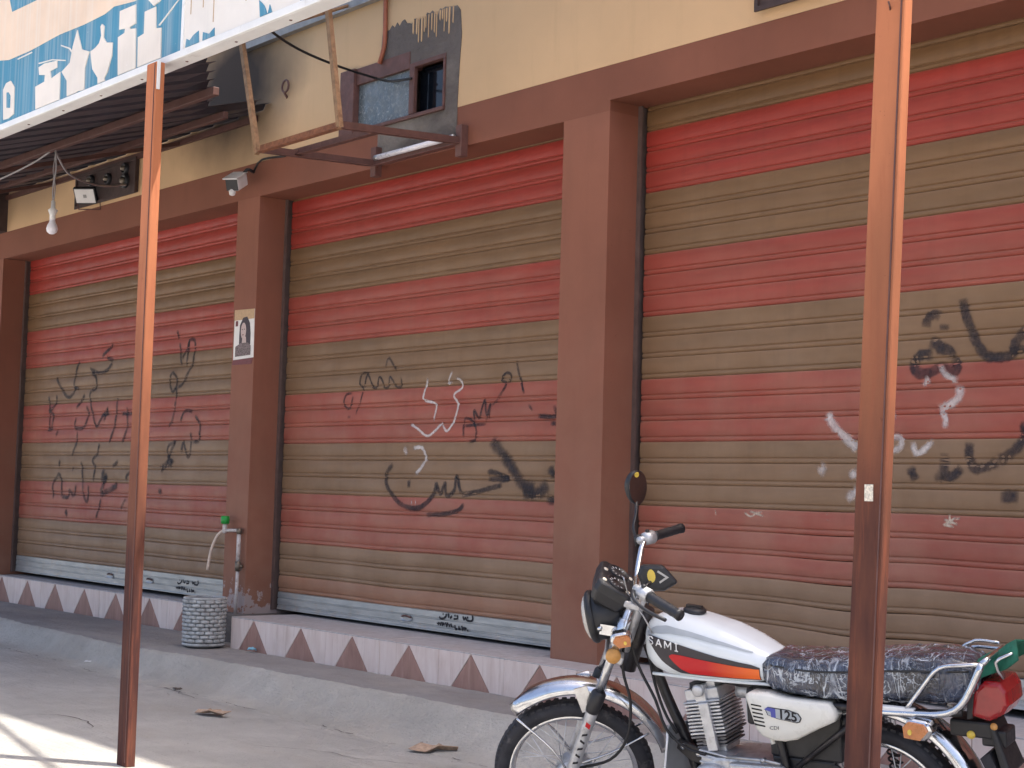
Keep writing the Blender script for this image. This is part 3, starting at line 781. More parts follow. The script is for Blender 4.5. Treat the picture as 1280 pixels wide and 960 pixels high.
b.box(-17.5, -1.2, 8.8, 9, 0, ZT)
b.box(-17.3, -1.4, 0.62, 0.7, 0, 3.3)                       # inner screens keep the shops dark
part(b, 'roof_and_back_walls', 'plaster')
b = MB()
b.box(-17.3, -1.4, 0.31, 8.8, 3.40, 3.47)
part(b, 'ceiling_slab', 'plaster')

# bare cement round the window, with ragged edge and pale paint runs at its top
rr = random.Random(5)
b = MB()
poly = [(-8.80, 3.485), (-7.925, 3.50), (-7.93, 3.74), (-7.92, 4.0), (-7.905, 4.2), (-7.925, 4.36), (-7.96, 4.395)]
x = -8.0
while x > -8.76:
    poly.append((x, 4.385 + (x + 8.0) * -0.03 + rr.uniform(-.02, .03)))
    x -= 0.028
poly += [(-8.78, 4.40), (-8.80, 4.20)]
f = [i for i in range(len(poly))]
# split round the opening: right strip, top strip, lower strip
def clip(poly, axis, val, keep_less):
    out = []
    n = len(poly)
    for i in range(n):
        a, c = poly[i], poly[(i + 1) % n]
        ia = (a[axis] <= val) == keep_less
        ic = (c[axis] <= val) == keep_less
        if ia: out.append(a)
        if ia != ic:
            t = (val - a[axis]) / (c[axis] - a[axis])
            out.append((a[0] + (c[0] - a[0]) * t, a[1] + (c[1] - a[1]) * t))
    return out
pl = lambda u, v, d: (u, d, v)
top = clip(poly, 1, WZ1 + 0.001, False)
low = clip(poly, 1, WZ0 - 0.001, True)
mid = clip(clip(clip(poly, 1, WZ1 + 0.001, True), 1, WZ0 - 0.001, False), 0, WX1 + 0.001, False)
for q in (top, mid, low):
    b.prism(q, pl, -0.006, 0.02)
part(b, 'bare_plaster_patch', 'plaster')
for i in range(16):
    b = MB()
    x = -8.42 + i * 0.028 + rr.uniform(-.008, .008)
    L = rr.uniform(0.05, 0.2)
    w = rr.uniform(0.003, 0.007)
    z1 = 4.40
    b.prism([(x - w, z1), (x + w, z1), (x + w * .8, z1 - L), (x, z1 - L - .012), (x - w * .8, z1 - L)], pl, -0.011, -0.0065)
    part(b, 'paint_run', 'beige')

# two-light window
win = MB()
win.box(WX0, WX0 + 0.17, -0.035, 0.10, WZ0, WZ1)
win.box(WX0 + 0.17, -8.45, -0.012, 0.10, 4.08, WZ1)
win.box(-8.45, WX1, -0.012, 0.03, 4.08, 4.11)
win.box(-8.44, -8.385, -0.018, 0.012, WZ0 + 0.03, 4.08)
win.box(WX0 + 0.17, WX1, -0.025, 0.10, WZ0, WZ0 + 0.025)
win.box(WX1 - 0.018, WX1, -0.018, 0.09, WZ0 + 0.025, 4.08)
window = part(win, 'window', 'steel_brown', bevel=0.004)
b = MB(); b.box(-9.07, -8.44, 0.013, 0.019, WZ0 + 0.025, 4.08)
part(b, 'pane', 'glass', window)
window_pane = bpy.data.objects['pane']
b = MB(); b.box(-8.44, WX1 - 0.018, 0.075, 0.081, WZ0 + 0.025, 4.08)
part(b, 'pane', 'dark_glass', window)
for ch in window.children:
    ch.location = (0, 0, 0)
b = MB(); b.box(-8.449, WX1, -0.006, 0.05, 4.111, WZ1)
part(b, 'bare_plaster_patch', 'plaster')

# grey steel rail high on the render
b = MB()
b.bar((-10.6, -0.03, 4.64), (-4.0, -0.03, 4.66), 0.05, 0.05)
part(b, 'wall_rail', 'grey_steel')
# small iron ring
b = MB()
b.tube([Vector((-9.977 + 0.045 * math.cos(t), -0.03, 4.235 + 0.045 * math.sin(t))) for t in [2 * math.pi * i / 14 for i in range(14)]], 0.008, 6, closed=True)
b.tube([(-9.99, -0.03, 4.19), (-10.0, 0.01, 4.15)], 0.009, 6)
tag(b.build('iron_ring', 'steel_brown'), 'small iron ring fixed in the beige wall left of the window', 'ring')

# neighbour's dark flank beyond the far end of the render
b = MB()
b.box(-17.5, -15.175, -0.25, 0.0, BZ + 0.002, 5.2)
tag(b.build('neighbouring_wall', 'panel_dark'), 'dark wall face at the far left end of the beige wall', 'wall')

# ------------------------------------------------------------------ tiled plinths
TB = 0.205                                        # half base of a brown triangle
def plinth(name, x0, x1, yf, apexes, ztop, zbase, label):
    core = MB()
    core.box(x0, x1, yf + 0.02, 0.6, 0.0, ztop - 0.008)
    pr = core.build(name, 'grout')
    tag(pr, kind='structure')
    pitch = 0.615
    H = ztop - 0.008
    cuts = [a - pitch / 2 for a in apexes] + [apexes[-1] + pitch / 2]
    fn = lambda u, v, d: (u, d, v)
    def piece(poly, mat, d):
        q = clip(clip(poly, 0, x0, False), 0, x1, True)
        if len(q) < 3: return
        MB().prism(q, fn, yf - d, yf + 0.0195).build('tile', mat, pr, bevel=0.002)
    gp = 0.0022
    for a, c0, c1 in zip(apexes, cuts, cuts[1:]):
        zb = zbase - 0.03
        tb = TB if yf < 0 else 0.235
        d = rr.uniform(0, .002)
        piece([(a - tb, zb), (a + tb, zb), (a, H - 0.004)], 'tile_brown', d)
        piece([(c0 + gp, zb), (a - tb - gp, zb), (a - gp * .5, H), (c0 + gp, H)], 'tile_light', rr.uniform(0, .003))
        piece([(a + tb + gp, zb), (c1 - gp, zb), (c1 - gp, H), (a + gp * .5, H)], 'tile_light', rr.uniform(0, .003))
    # ledge slabs
    y1 = 0.5
    for c0, c1 in zip(cuts, cuts[1:]):
        s0, s1 = max(c0, x0), min(c1, x1)
        if s1 - s0 < 0.05: continue
        b = MB(); b.box(s0 + .0015, s1 - .0015, yf - 0.001, y1, ztop - 0.0075, ztop + rr.uniform(-.002, .001))
        b.build('ledge_slab', 'tile_top', pr, bevel=0.002)
    return pr
plinth('plinth', -15.2, -10.67, 0.08, [-15.07 + 0.617 * i for i in range(8)], 0.395, 0.15, '')
plinth('plinth', -10.07, -2.0, -0.25, [-9.76 + 0.612 * i for i in range(13)], 0.395, 0.185, '')
# rough pillar footing between the two plinths
b = MB()
b.box(-10.668, -10.075, -0.06, 0.5, 0.0, 0.385)
part(b, 'pillar_footing', 'plaster', bevel=0.02)

# ------------------------------------------------------------------ roller shutters
PITCH = 0.1217
PROF = [(1.0, 0.0029), (0.985, -0.0043), (0.93, -0.0076), (0.62, -0.0097), (0.3, -0.0083), (0.265, -0.0058), (0.25, 0.0022), (0.235, 0.0022), (0.2, -0.0043), (0.13, -0.0068), (0.06, -0.0043), (0.02, 0.0022), (0.0, 0.0043)]
SY = 0.275                                       # middle plane of the shutters
def prof_y(z, z0, pitch):
    u = ((z - z0) / pitch) % 1.0
    for (u1, y1), (u0, y0) in zip(PROF, PROF[1:]):
        if u0 <= u <= u1:
            t = (u - u0) / (u1 - u0)
            return SY + y0 + (y1 - y0) * t
    return SY
BEND = {}
def slat_mesh(name, L, pitch, mat, nx=1, bend=None):
    b = MB()
    n = len(PROF)
    vs = []
    for i in range(nx + 1):
        x = L * i / nx
        dz = bend(x) if bend else 0
        dy = bend(x * 1.3 + 2) * 0.5 if bend else 0
        vs += [(x, SY + y + dy, u * pitch + dz) for u, y in PROF]
    b.add(vs, [(i * n + k, (i + 1) * n + k, (i + 1) * n + k + 1, i * n + k + 1) for i in range(nx) for k in range(n - 1)], 0, True)
    me = b.mesh(name, mat)
    return me

def ribbons(strokes, z0, pitch, flat=None):
    """spray strokes laid over the slats: strips whose edges fade out"""
    b = MB()
    al = []
    for si, (w, soft, pts) in enumerate(strokes):
        path = catmull([(x, 0, z) for x, z in pts], 0.012)
        hw = w * (0.82 + 0.5 * soft)
        cs = [-1, -(1 - soft * 0.8), 0, (1 - soft * 0.8), 1]
        av = [0, 0.85, 1, 0.85, 0]
        base = len(b.v)
        vs = []
        rs = random.Random(si + int(abs(pts[0][0]) * 100))
        n = len(path)
        for i, q in enumerate(path):
            d = (path[min(i + 1, n - 1)] - path[max(i - 1, 0)])
            if d.length < 1e-6: d = Vector((1, 0, 0))
            d.normalize()
            nx, nz = -d.z, d.x
            press = 0.85 + 0.3 * rs.random()
            endf = min(1, (i + 0.6) / 2.5, (n - 1 - i + 0.6) / 2.5)
            for c, a in zip(cs, av):
                X, Z = q.x + nx * c * hw * press, q.z + nz * c * hw * press
                y = (prof_y(Z, z0, pitch) if flat is None else flat) - 0.0018 - si * 0.00006
                vs.append((X, y, Z))
                al.append(a * endf)
        b.add(vs, [(i * 5 + k, i * 5 + k + 1, (i + 1) * 5 + k + 1, (i + 1) * 5 + k) for i in range(n - 1) for k in range(4)], 0, True)
    return b, al

STROKE = [0]
def put_ribbons(name, strokes, mat, z0, pitch, parent, off, flat=None):
    if not strokes: return
    b, al = ribbons(strokes, z0, pitch, flat)
    STROKE[0] += 1
    for q in b.v: q.y -= (STROKE[0] % 40) * 0.00005
    o = b.build(name, mat, parent, off=off, fixn=False)
    at = o.data.attributes.new('a', 'FLOAT', 'POINT')
    at.data.foreach_set('value', al)
    return o

def shutter(idx, x0, x1, zbot, z0, pitch, ztop, label):
    loc = ((x0 + x1) / 2, SY, zbot)
    sh = thing('roller_shutter', loc, label, 'roller shutter', 'roller shutters of the shop front')
    ox = Vector(loc)
    L = x1 - x0 - 0.05
    nslat = int((ztop - z0) / pitch) + 2
    protos = {}
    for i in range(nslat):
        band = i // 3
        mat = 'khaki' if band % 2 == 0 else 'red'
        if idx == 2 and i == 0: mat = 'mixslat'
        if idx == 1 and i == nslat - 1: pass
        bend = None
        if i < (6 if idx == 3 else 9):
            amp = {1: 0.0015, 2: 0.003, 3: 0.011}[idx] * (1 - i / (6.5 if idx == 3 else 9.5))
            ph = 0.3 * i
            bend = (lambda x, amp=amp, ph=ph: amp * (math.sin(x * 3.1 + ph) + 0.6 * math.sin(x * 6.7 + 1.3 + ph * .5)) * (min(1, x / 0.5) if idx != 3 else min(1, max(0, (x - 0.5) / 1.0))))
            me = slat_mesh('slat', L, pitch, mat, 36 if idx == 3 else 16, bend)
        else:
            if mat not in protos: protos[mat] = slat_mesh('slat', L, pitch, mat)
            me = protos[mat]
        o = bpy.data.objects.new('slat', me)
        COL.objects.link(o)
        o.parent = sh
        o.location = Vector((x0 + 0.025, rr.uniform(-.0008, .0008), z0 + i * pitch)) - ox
    # galvanised bottom bar: three shallow ribs
    b = MB()
    pr = [(z0 + 0.004, 0.012), (z0 - 0.002, -0.012), (z0 - 0.038, -0.014), (z0 - 0.042, -0.008), (z0 - 0.048, -0.008), (z0 - 0.052, -0.014), (z0 - 0.088, -0.014), (z0 - 0.092, -0.008), (z0 - 0.098, -0.008), (z0 - 0.102, -0.014), (zbot + 0.006, -0.014), (zbot, -0.018), (zbot - 0.006, -0.018), (zbot - 0.008, 0.012)]
    vs = [(x, SY + y, z) for x in (x0 + 0.03, x1 - 0.03) for z, y in pr]
    n = len(pr)
    b.add(vs, [(k, k + 1, n + k + 1, n + k) for k in range(n - 1)] + [tuple(range(n)), tuple(reversed(range(n, 2 * n)))])
    bar = b.build('bottom_bar', 'galv', sh, off=loc)
    # guide channels
    for xa, xb in ((x0, x0 + 0.03), (x1 - 0.03, x1)):
        b = MB()
        b.box(xa, xb, SY - 0.055, SY - 0.045, zbot - 0.012, ztop + 0.02)
        b.box(xa if xa == x0 else xb - 0.004, xa + 0.004 if xa == x0 else xb, SY - 0.045, SY + 0.05, zbot - 0.012, ztop + 0.02)
        b.build('guide_rail', 'guide', sh, off=loc)
    b = MB(); b.box(x0, x1, SY + 0.04, SY + 0.05, zbot - 0.012, ztop + 0.1)
    b.build('backing', 'black_gap', sh, off=loc)
    for key, nm, mt in (('k', 'black_graffiti_stroke', 'spray_k'), ('w', 'white_graffiti_stroke', 'spray_w'), ('c', 'scrape_mark', 'spray_c')):
        for c, w, s, pts in GRAFFITI[idx]:
            if c == key: put_ribbons(nm, [(w, s, pts)], mt, z0, pitch, sh, loc)
    return sh, bar, loc

S1, BAR1, L1 = shutter(1, -15.22, -10.655, 0.436, 0.583, 0.1217, 3.49, 'striped roller shutter with black graffiti behind the slim left post')
S2, BAR2, L2 = shutter(2, -10.33, -6.905, 0.424, 0.545, 0.1217, 3.49, 'middle striped roller shutter with black and white graffiti between two brown pillars')
S3, BAR3, L3 = shutter(3, -6.515, -2.75, 0.440, 0.566, 0.1178, 3.55, 'striped roller shutter with dented lower slats behind the motorcycle')

# stencilled lettering on the bottom bars
def lettering(bar, loc, dx, dz):
    st = [(0.0075, 0.25, [(x + dx, z + dz) for x, z in pts]) for pts in BAR_TEXT]
    b, al = ribbons(st, 0, 1, SY - 0.014)
    o = tag(b.build('lettering', 'ink', bar, off=loc, fixn=False), kind='stuff')
lettering(BAR2, L2, 0, 0)
lettering(BAR1, L1, -3.559, 0.007)
def pull(bar, loc, x, z):
    b = MB()
    b.lathe([(0.0, -0.004), (0.022, -0.003), (0.030, 0.002), (0.034, 0.004)], (0, 0, 0), (0, -1, 0), 20)
    b.v = [Vector((x + v.x * 2.0, SY - 0.0165 + v.y, z + v.z * 0.7)) for v in b.v]
    b.build('pull_handle', 'steel', bar, off=loc)
    b = MB()
    b.tube(catmull([(x - 0.05, SY - 0.018, z + .008), (x, SY - 0.032, z + 0.016), (x + 0.05, SY - 0.018, z + .006)], 0.02), 0.006, 6)
    b.build('pull_grip', 'steel_brown', bar, off=loc)
pull(BAR2, L2, -8.66, 0.478)
pull(BAR1, L1, -13.1, 0.505)
pull(BAR1, L1, -12.35, 0.505)

# ------------------------------------------------------------------ shop sign over the left awning
SLOC = (-7, -2.45, 3.32)
SGN = thing('shop_sign', SLOC, 'faded teal and cream billboard with white perfume bottle prints above the left post', 'sign')
sx0, sx1, sz0, sz1 = -10.9, -3.0, 3.338, 5.05
fn = lambda u, v, d: (u, d, v)
XDIV = -6.803
b = MB(); b.box(sx0, XDIV - 0.012, -2.5, -2.43, sz0 + 0.037, sz1)
b.build('teal_panel', 'vinyl_teal', SGN, off=SLOC)
b = MB(); b.box(XDIV + 0.012, sx1, -2.5, -2.43, sz0 + 0.037, sz1)
b.build('white_panel', 'vinyl_white', SGN, off=SLOC)
b = MB(); b.box(XDIV - 0.012, XDIV + 0.012, -2.506, -2.43, sz0 + 0.037, sz1)
b.build('divider_strip', 'white_trim', SGN, off=SLOC)
b = MB()
b.box(sx0, sx1, -2.512, -2.5005, sz0, sz0 + 0.036)
b.box(sx0, sx1, -2.5005, -2.415, sz0, sz0 + 0.012)
b.build('bottom_trim', 'white_trim', SGN, off=SLOC, bevel=0.003)
for i in range(14):
    b = MB()
    x = -10.6 + i * 0.47
    b.lathe([(0, -0.004), (0.006, -0.003), (0.008, 0.0)], (x, -2.455, sz0), (0, 0, 1), 8)
    b.build('screw', 'steel_brown', SGN, off=SLOC)
b = MB(); b.box(sx0, sx1, -2.429, -2.36, 3.47, 3.53)
b.build('support_rail', 'steel_brown', SGN, off=SLOC)
lay = {'cream': (-2.502, 'vinyl_cream', 'cream_print'), 'teal': (-2.504, 'vinyl_teal', 'teal_print'), 'bottle': (-2.5045, 'vinyl_bottle', 'bottle_print'), 'label': (-2.506, 'vinyl_teal', 'bottle_label_print'), 'line': (-2.5035, 'vinyl_white', 'swirl_print'), 'blotch': (-2.503, 'vinyl_teal', 'blotch_print')}
for key, polys in SIGN_PRINT.items():
    y, mt, nm = lay[key]
    for i, q in enumerate(polys):
        q = clip(clip(clip(clip(q, 1, sz0 + 0.043, False), 1, sz1, True), 0, sx0, False), 0, sx1, True)
        if len(q) < 3: continue
        if key in ('cream',):
            q = clip(q, 0, XDIV - 0.012, True)
        b = MB()
        n = len(q)
        b.prism(q, fn, y - i * 0.00015, -2.4995)
        b.build(nm, mt, SGN, off=SLOC)
# fine faded lines on the white panel
for i in range(9):
    b = MB()
    x = -6.74 + i * 0.105 + rr.uniform(-.02, .02)
    z = rr.uniform(3.45, 3.6)
    b.box(x, x + 0.006, -2.5015, -2.4995, z, z + rr.uniform(.15, .5))
    b.build('faded_text_stroke', 'paper_tan', SGN, off=SLOC)

# ------------------------------------------------------------------ steel posts
def post(x, y, ztop, label, wx=0.095, wy=0.055, tilt=0.0):
    t = thing('steel_post', (x, y, 0), label, 'post', 'steel posts in front of the shops')
    b = MB()
    hx, hy = wx / 2, wy / 2
    # folded channel: two lipped halves leave a seam down the side
    b.box(-hx, hx, -hy, hy, -0.05, ztop)
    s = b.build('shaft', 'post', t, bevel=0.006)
    s.rotation_euler = (0, tilt, 0)
    b = MB(); b.box(hx - 0.012, hx - 0.008, -hy - 0.0035, -hy - 0.0005, 0.02, ztop - 0.01)
    w = b.build('weld_seam', 'steel_brown', t); w.rotation_euler = (0, tilt, 0)
    return t
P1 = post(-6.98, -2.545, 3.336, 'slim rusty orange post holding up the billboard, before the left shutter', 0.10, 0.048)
b = MB(); b.box(0.052, 0.060, -0.02, -0.005, 3.20, 3.336)
b.build('white_tab', 'white_trim', P1)
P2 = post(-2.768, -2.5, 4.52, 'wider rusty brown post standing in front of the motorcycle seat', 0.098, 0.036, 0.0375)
b = MB(); b.box(0.036, 0.064, -0.0205, -0.0185, 1.325, 1.370)
b.build('paper_sticker', 'cream_sticker', P2)
b = MB(); b.tube([(0.10, -0.016, 2.66), (0.112, -0.04, 2.675)], 0.003, 6)
b.build('nail', 'steel_brown', P2)

# ------------------------------------------------------------------ awnings
def corrugated(x0, x1, ya, za, yb0, zb0, yb1, zb1, rib=0.38, depth=0.04):
    """ribbed sheet from the wall edge (ya) to the front edge; the front edge may run askew"""
    b = MB()
    xs = []
    x = x0
    while x < x1:
        xs += [(x, 0), (x + rib * .62, 0), (x + rib * .70, 1), (x + rib * .92, 1)]
        x += rib
    vs = []
    for X, k in xs:
        t = (X - x0) / (x1 - x0)
        yb, zb = yb0 + (yb1 - yb0) * t, zb0 + (zb1 - zb0) * t
        vs += [(X, ya, za + k * depth), (X, yb, zb + k * depth)]
    b.add(vs, [(2 * i, 2 * i + 2, 2 * i + 3, 2 * i + 1) for i in range(len(xs) - 1)])
    return b
ALOC = (-13, -1.1, 3.4)
AW = thing('sheet_awning', ALOC, 'dark sloping corrugated sheet awning under the billboard at the left', 'awning')
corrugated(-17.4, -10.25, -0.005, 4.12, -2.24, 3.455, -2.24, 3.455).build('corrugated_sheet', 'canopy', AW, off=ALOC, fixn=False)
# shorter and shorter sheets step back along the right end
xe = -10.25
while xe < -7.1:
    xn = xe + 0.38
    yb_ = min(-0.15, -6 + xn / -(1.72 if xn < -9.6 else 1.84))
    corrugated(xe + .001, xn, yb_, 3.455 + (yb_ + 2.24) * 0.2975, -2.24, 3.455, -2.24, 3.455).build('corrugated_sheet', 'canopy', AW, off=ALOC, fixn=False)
    xe = xn
for y, z, x1 in ((-1.5, 3.63, -8.3), (-0.55, 3.92, -9.9)):
    b = MB(); b.bar((-17.4, y, z + 0.05), (x1, y, z + 0.0), 0.04, 0.05)
    b.build('beam', 'canopy_beam', AW, off=ALOC, bevel=0.004)
for x in (-11.6, -14.0):
    b = MB(); b.bar((x, -0.02, 4.06), (x, -2.2, 3.40), 0.03, 0.03)
    b.build('rafter', 'canopy_beam', AW, off=ALOC)
b = MB(); b.box(-17.4, -10.4, -0.03, -0.004, 4.045, 4.09)
b.build('wall_batten', 'canopy_beam', AW, off=ALOC)

# steel arm tying the right post back to the wall above the picture
b = MB(); b.bar((0, 0.02, 4.48), (0, 2.50, 4.72), 0.05, 0.08); b.build('tie_arm', 'steel_brown', P2)

# ------------------------------------------------------------------ bracket for an air conditioner hanging by the window
KLOC = (-8.35, -0.45, 3.46)
K = thing('air_conditioner_bracket', KLOC, 'empty rusty angle iron bracket hung below the small window', 'bracket')
ang = lambda a, c, up=(0, 0, 1): MB().bar(a, c, 0.045, 0.006, up).bar(Vector(a) + Vector((0, 0, 0.02)), Vector(c) + Vector((0, 0, 0.02)), 0.006, 0.045, up)
for a, c, mt in (((-8.80, -0.9, 3.437), (-7.884, -0.9, 3.444), 'rust'), ((-8.80, -0.9, 3.437), (-8.775, 0.0, 3.475), 'steel_brown'), ((-7.884, -0.9, 3.444), (-7.84, 0.0, 3.485), 'steel_brown'), ((-8.775, -0.05, 3.470), (-7.84, -0.05, 3.480), 'steel_brown'), ((-8.857, -0.63, 3.46), (-7.90, -0.62, 3.465), 'steel_brown')):
    ang(a, c).build('angle_bar', mt, K, off=KLOC)
for a, c in (((-8.83, -0.9, 3.43), (-9.10, -0.9, 4.235)), ((-7.884, -0.9, 3.44), (-8.07, -0.9, 4.24))):
    b = MB(); b.bar(a, c, 0.035, 0.03, (0, 1, 0))
    b.build('hanger_rod', 'rust_pale', K, off=KLOC)
b = MB(); b.bar((-9.2, -0.9, 4.24), (-7.9, -0.9, 4.25), 0.04, 0.04)
b.build('top_bar', 'rust_pale', K, off=KLOC)
for x in (-8.775, -7.84):
    b = MB(); b.box(x - 0.03, x + 0.03, -0.055, 0.0, 3.40, 3.60)
    b.build('wall_plate', 'steel_brown', K, off=KLOC, bevel=0.004)
for a, c in (((-9.10, -0.9, 4.235), (-9.15, -0.02, 4.66)), ((-8.07, -0.9, 4.24), (-8.07, -0.02, 4.66))):
    b = MB(); b.tube([a, c], 0.012, 6)
    b.build('stay_rod', 'rust_pale', K, off=KLOC)
# spent tube lamp lying on the bracket
b = MB()
b.tube([(-8.68, -0.075, 3.515), (-7.90, -0.075, 3.522)], 0.018, 10, 0)
b.tube([(-8.72, -0.075, 3.515), (-8.68, -0.075, 3.515)], 0.0185, 10, 1)
b.tube([(-7.90, -0.075, 3.522), (-7.86, -0.075, 3.5225)], 0.0185, 10, 1)
tag(b.build('fluorescent_tube', ['bulb', 'steel']), 'white fluorescent tube lying on the empty bracket at the wall', 'lamp tube')

# ------------------------------------------------------------------ wiring, lamp, camera
def cable(name, pts, r, mt, label, cat='cable', step=0.06):
    b = MB(); b.tube(catmull(pts, step), r, 6)
    return tag(b.build(name, mt), label, cat)
cable('conduit', [(-8.735, -0.022, 5.2), (-8.735, -0.022, 4.6), (-8.73, -0.022, 4.40), (-8.735, -0.022, 4.28), (-8.775, -0.03, 4.17)], 0.016, 'conduit', 'orange brown conduit running down the wall to the small window', 'pipe')
cable('cable', [(-8.25, -1.3, 4.10), (-8.46, -0.9, 4.055), (-8.6, -0.5, 4.04), (-8.74, -0.045, 4.055), (-8.60, -0.03, 4.02), (-8.40, -0.03, 4.0)], 0.009, 'cable', 'thin dark cable slung from the billboard to the small window')
cable('cable', [(-12.6, -1.5, 3.60), (-11.8, -1.5, 3.545), (-11.0, -1.5, 3.58), (-10.62, -1.5, 3.63)], 0.007, 'cable_pale', 'pale wire sagging along the awning beam to the hanging bulb')
cable('cable', [(-10.60, -1.5, 3.63), (-11.0, -1.2, 3.55), (-11.8, -0.6, 3.66), (-12.3, -0.15, 3.80), (-12.55, -0.06, 3.84), (-12.9, -0.06, 3.88)], 0.008, 'cable_pale', 'pale wire from the hanging bulb to the dark meter board')
cable('added_shadow_cable', [(-11.2, 0.02, 5.9), (-8.9, -0.45, 5.92), (-6.28, -0.98, 6.0), (-4.92, -1.25, 6.05), (-0.8, -2.1, 6.2), (9, -3.9, 6.7)], 0.024, 'cable', 'thick unseen cable added above the billboard to cast a line of shadow', step=0.3)  # added out of view so its shadow crosses the sunlit ground

BL = thing('hanging_bulb', (-10.57, -1.5, 3.06), 'white light bulb hanging on a wire under the awning', 'light bulb')
b = MB(); b.tube(catmull([(0.0, 0, 0.56), (0.02, 0, 0.42), (-0.015, 0, 0.30), (0, 0, 0.17)], 0.03), 0.006, 6)
b.tube(catmull([(0.01, 0, 0.56), (-0.025, 0, 0.42), (0.02, 0, 0.30), (0, 0, 0.17)], 0.03), 0.004, 6)
b.build('wire', 'cable_pale', BL)
b = MB(); b.lathe([(0.0, 0.20), (0.014, 0.20), (0.016, 0.15), (0.034, 0.135), (0.02, 0.10), (0.020, 0.07), (0.0, 0.07)], (0, 0, 0), (0, 0, 1), 16)
b.build('holder', 'white_plastic', BL)
b = MB(); b.lathe([(0.0, -0.035), (0.018, -0.032), (0.034, -0.018), (0.040, 0.004), (0.034, 0.028), (0.022, 0.05), (0.018, 0.072)], (0, 0, 0), (0, 0, 1), 20)
b.build('glass_bulb', 'bulb', BL)

# dark board with round fittings
def board(name, x0, x1, z0, z1, label, knobs):
    lo = ((x0 + x1) / 2, 0, z0)
    t = thing(name, lo, label, 'wall board')
    b = MB(); b.box(x0, x1, -0.03, 0.0, z0, z1)
    b.build('backboard', 'panel_dark', t, off=lo, bevel=0.004)
    b = MB()
    for a in ((x0 - .012, x1 + .012, z0 - .012, z0 + .012), (x0 - .012, x1 + .012, z1 - .012, z1 + .012)):
        b.box(a[0], a[1], -0.042, -0.03, a[2], a[3])
    for xx in (x0, x1):
        b.box(xx - .012, xx + .012, -0.042, -0.03, z0 + .012, z1 - .012)
    b.build('border', 'panel_dark', t, off=lo)
    for x, z, r in knobs:
        b = MB(); b.lathe([(r, 0), (r, 0.025), (r * .8, 0.035), (r * .62, 0.02), (0, 0.02)], (x, -0.03, z), (0, -1, 0), 18)
        k = b.build('round_fitting', 'black_plastic', t, off=lo)
        b = MB(); b.lathe([(r * .45, 0.0), (r * .4, 0.03), (0, 0.036)], (x, -0.05, z), (0, -1, 0), 12)
        b.build('cap', 'brass', k, off=lo)
    return t
board('meter_board', -13.52, -12.35, 3.765, 4.05, 'dark board with round electrical fittings left of the slim post', [(-12.53, 3.985, 0.05), (-12.53, 3.88, 0.065), (-12.86, 3.94, 0.05), (-13.2, 3.97, 0.05)])
board('meter_board', -5.40, -4.2, 3.80, 4.15, 'dark board whose lower corner shows at the top edge, left of the right post', [(-5.0, 3.95, 0.05), (-4.6, 3.95, 0.05)])

FL = thing('floodlight', (-13.12, -0.1, 3.80), 'small floodlight with a pale glass face on the dark meter board', 'floodlight')
ax_ = Vector((0.55, -0.62, -0.55)).normalized()
ux = Vector((0, 0, 1)).cross(ax_).normalized()
uz = ax_.cross(ux)
b = MB(); b.obox((0, -0.02, 0.02), ux, ax_, uz, 0.10, 0.02, 0.075); b.build('housing', 'black_plastic', FL, bevel=0.006)
b = MB(); b.obox(Vector((0, -0.02, 0.02)) + ax_ * 0.021, ux, ax_, uz, 0.088, 0.003, 0.064); b.build('glass_face', 'white_plastic', FL)
b = MB(); b.obox(Vector((0, -0.02, 0.02)) + ax_ * 0.0255, ux, ax_, uz, 0.014, 0.0015, 0.014); b.build('led', 'grey_steel', FL)
b = MB()
b.tube([Vector((0, 0, 0)) + ux * 0.11, Vector((0, 0, -0.10)) + ux * 0.10 + Vector((0, .02, 0)), Vector((0, 0, -0.10)) - ux * 0.10 + Vector((0, .02, 0)), Vector((0, 0, 0)) - ux * 0.11], 0.006, 6)
b.build('bracket', 'steel_brown', FL)

CC = thing('security_camera', (-10.42, -0.02, 3.60), 'white bullet security camera above the poster pillar', 'security camera')
d_ = Vector((0.55, -0.72, -0.42)).normalized(); ux = Vector((0, 0, 1)).cross(d_).normalized(); uz = d_.cross(ux)
c0 = Vector((0.0, -0.13, -0.03))
b = MB(); b.obox(c0, ux, d_, uz, 0.05, 0.095, 0.047); b.build('body', 'white_plastic', CC, bevel=0.012)
b = MB(); b.obox(c0 + d_ * 0.0965, ux, d_, uz, 0.045, 0.004, 0.041); b.build('lens_face', 'black_plastic', CC)
b = MB(); b.obox(c0 + uz * 0.053 + d_ * 0.015, ux, d_, uz, 0.057, 0.108, 0.004); b.build('sun_shield', 'white_plastic', CC)
b = MB(); b.tube(catmull([(0.02, 0, 0.06), (0.02, -0.06, 0.07), c0 - d_ * 0.06 + uz * 0.0], 0.02), 0.012, 8); b.build('arm', 'black_plastic', CC)
b = MB(); b.lathe([(0, -0.03), (0.02, -0.024), (0.026, 0.0), (0.018, 0.03), (0.0, 0.04)], c0 + Vector((0.03, -0.05, -0.085)), (0, 0, 1), 14); b.build('sensor', 'white_plastic', CC)
b = MB(); b.tube(catmull([(0.02, -0.005, 0.06), (0.16, -0.02, 0.13), (0.5, -0.02, 0.11)], 0.04), 0.008, 6); b.build('lead', 'cable', CC)

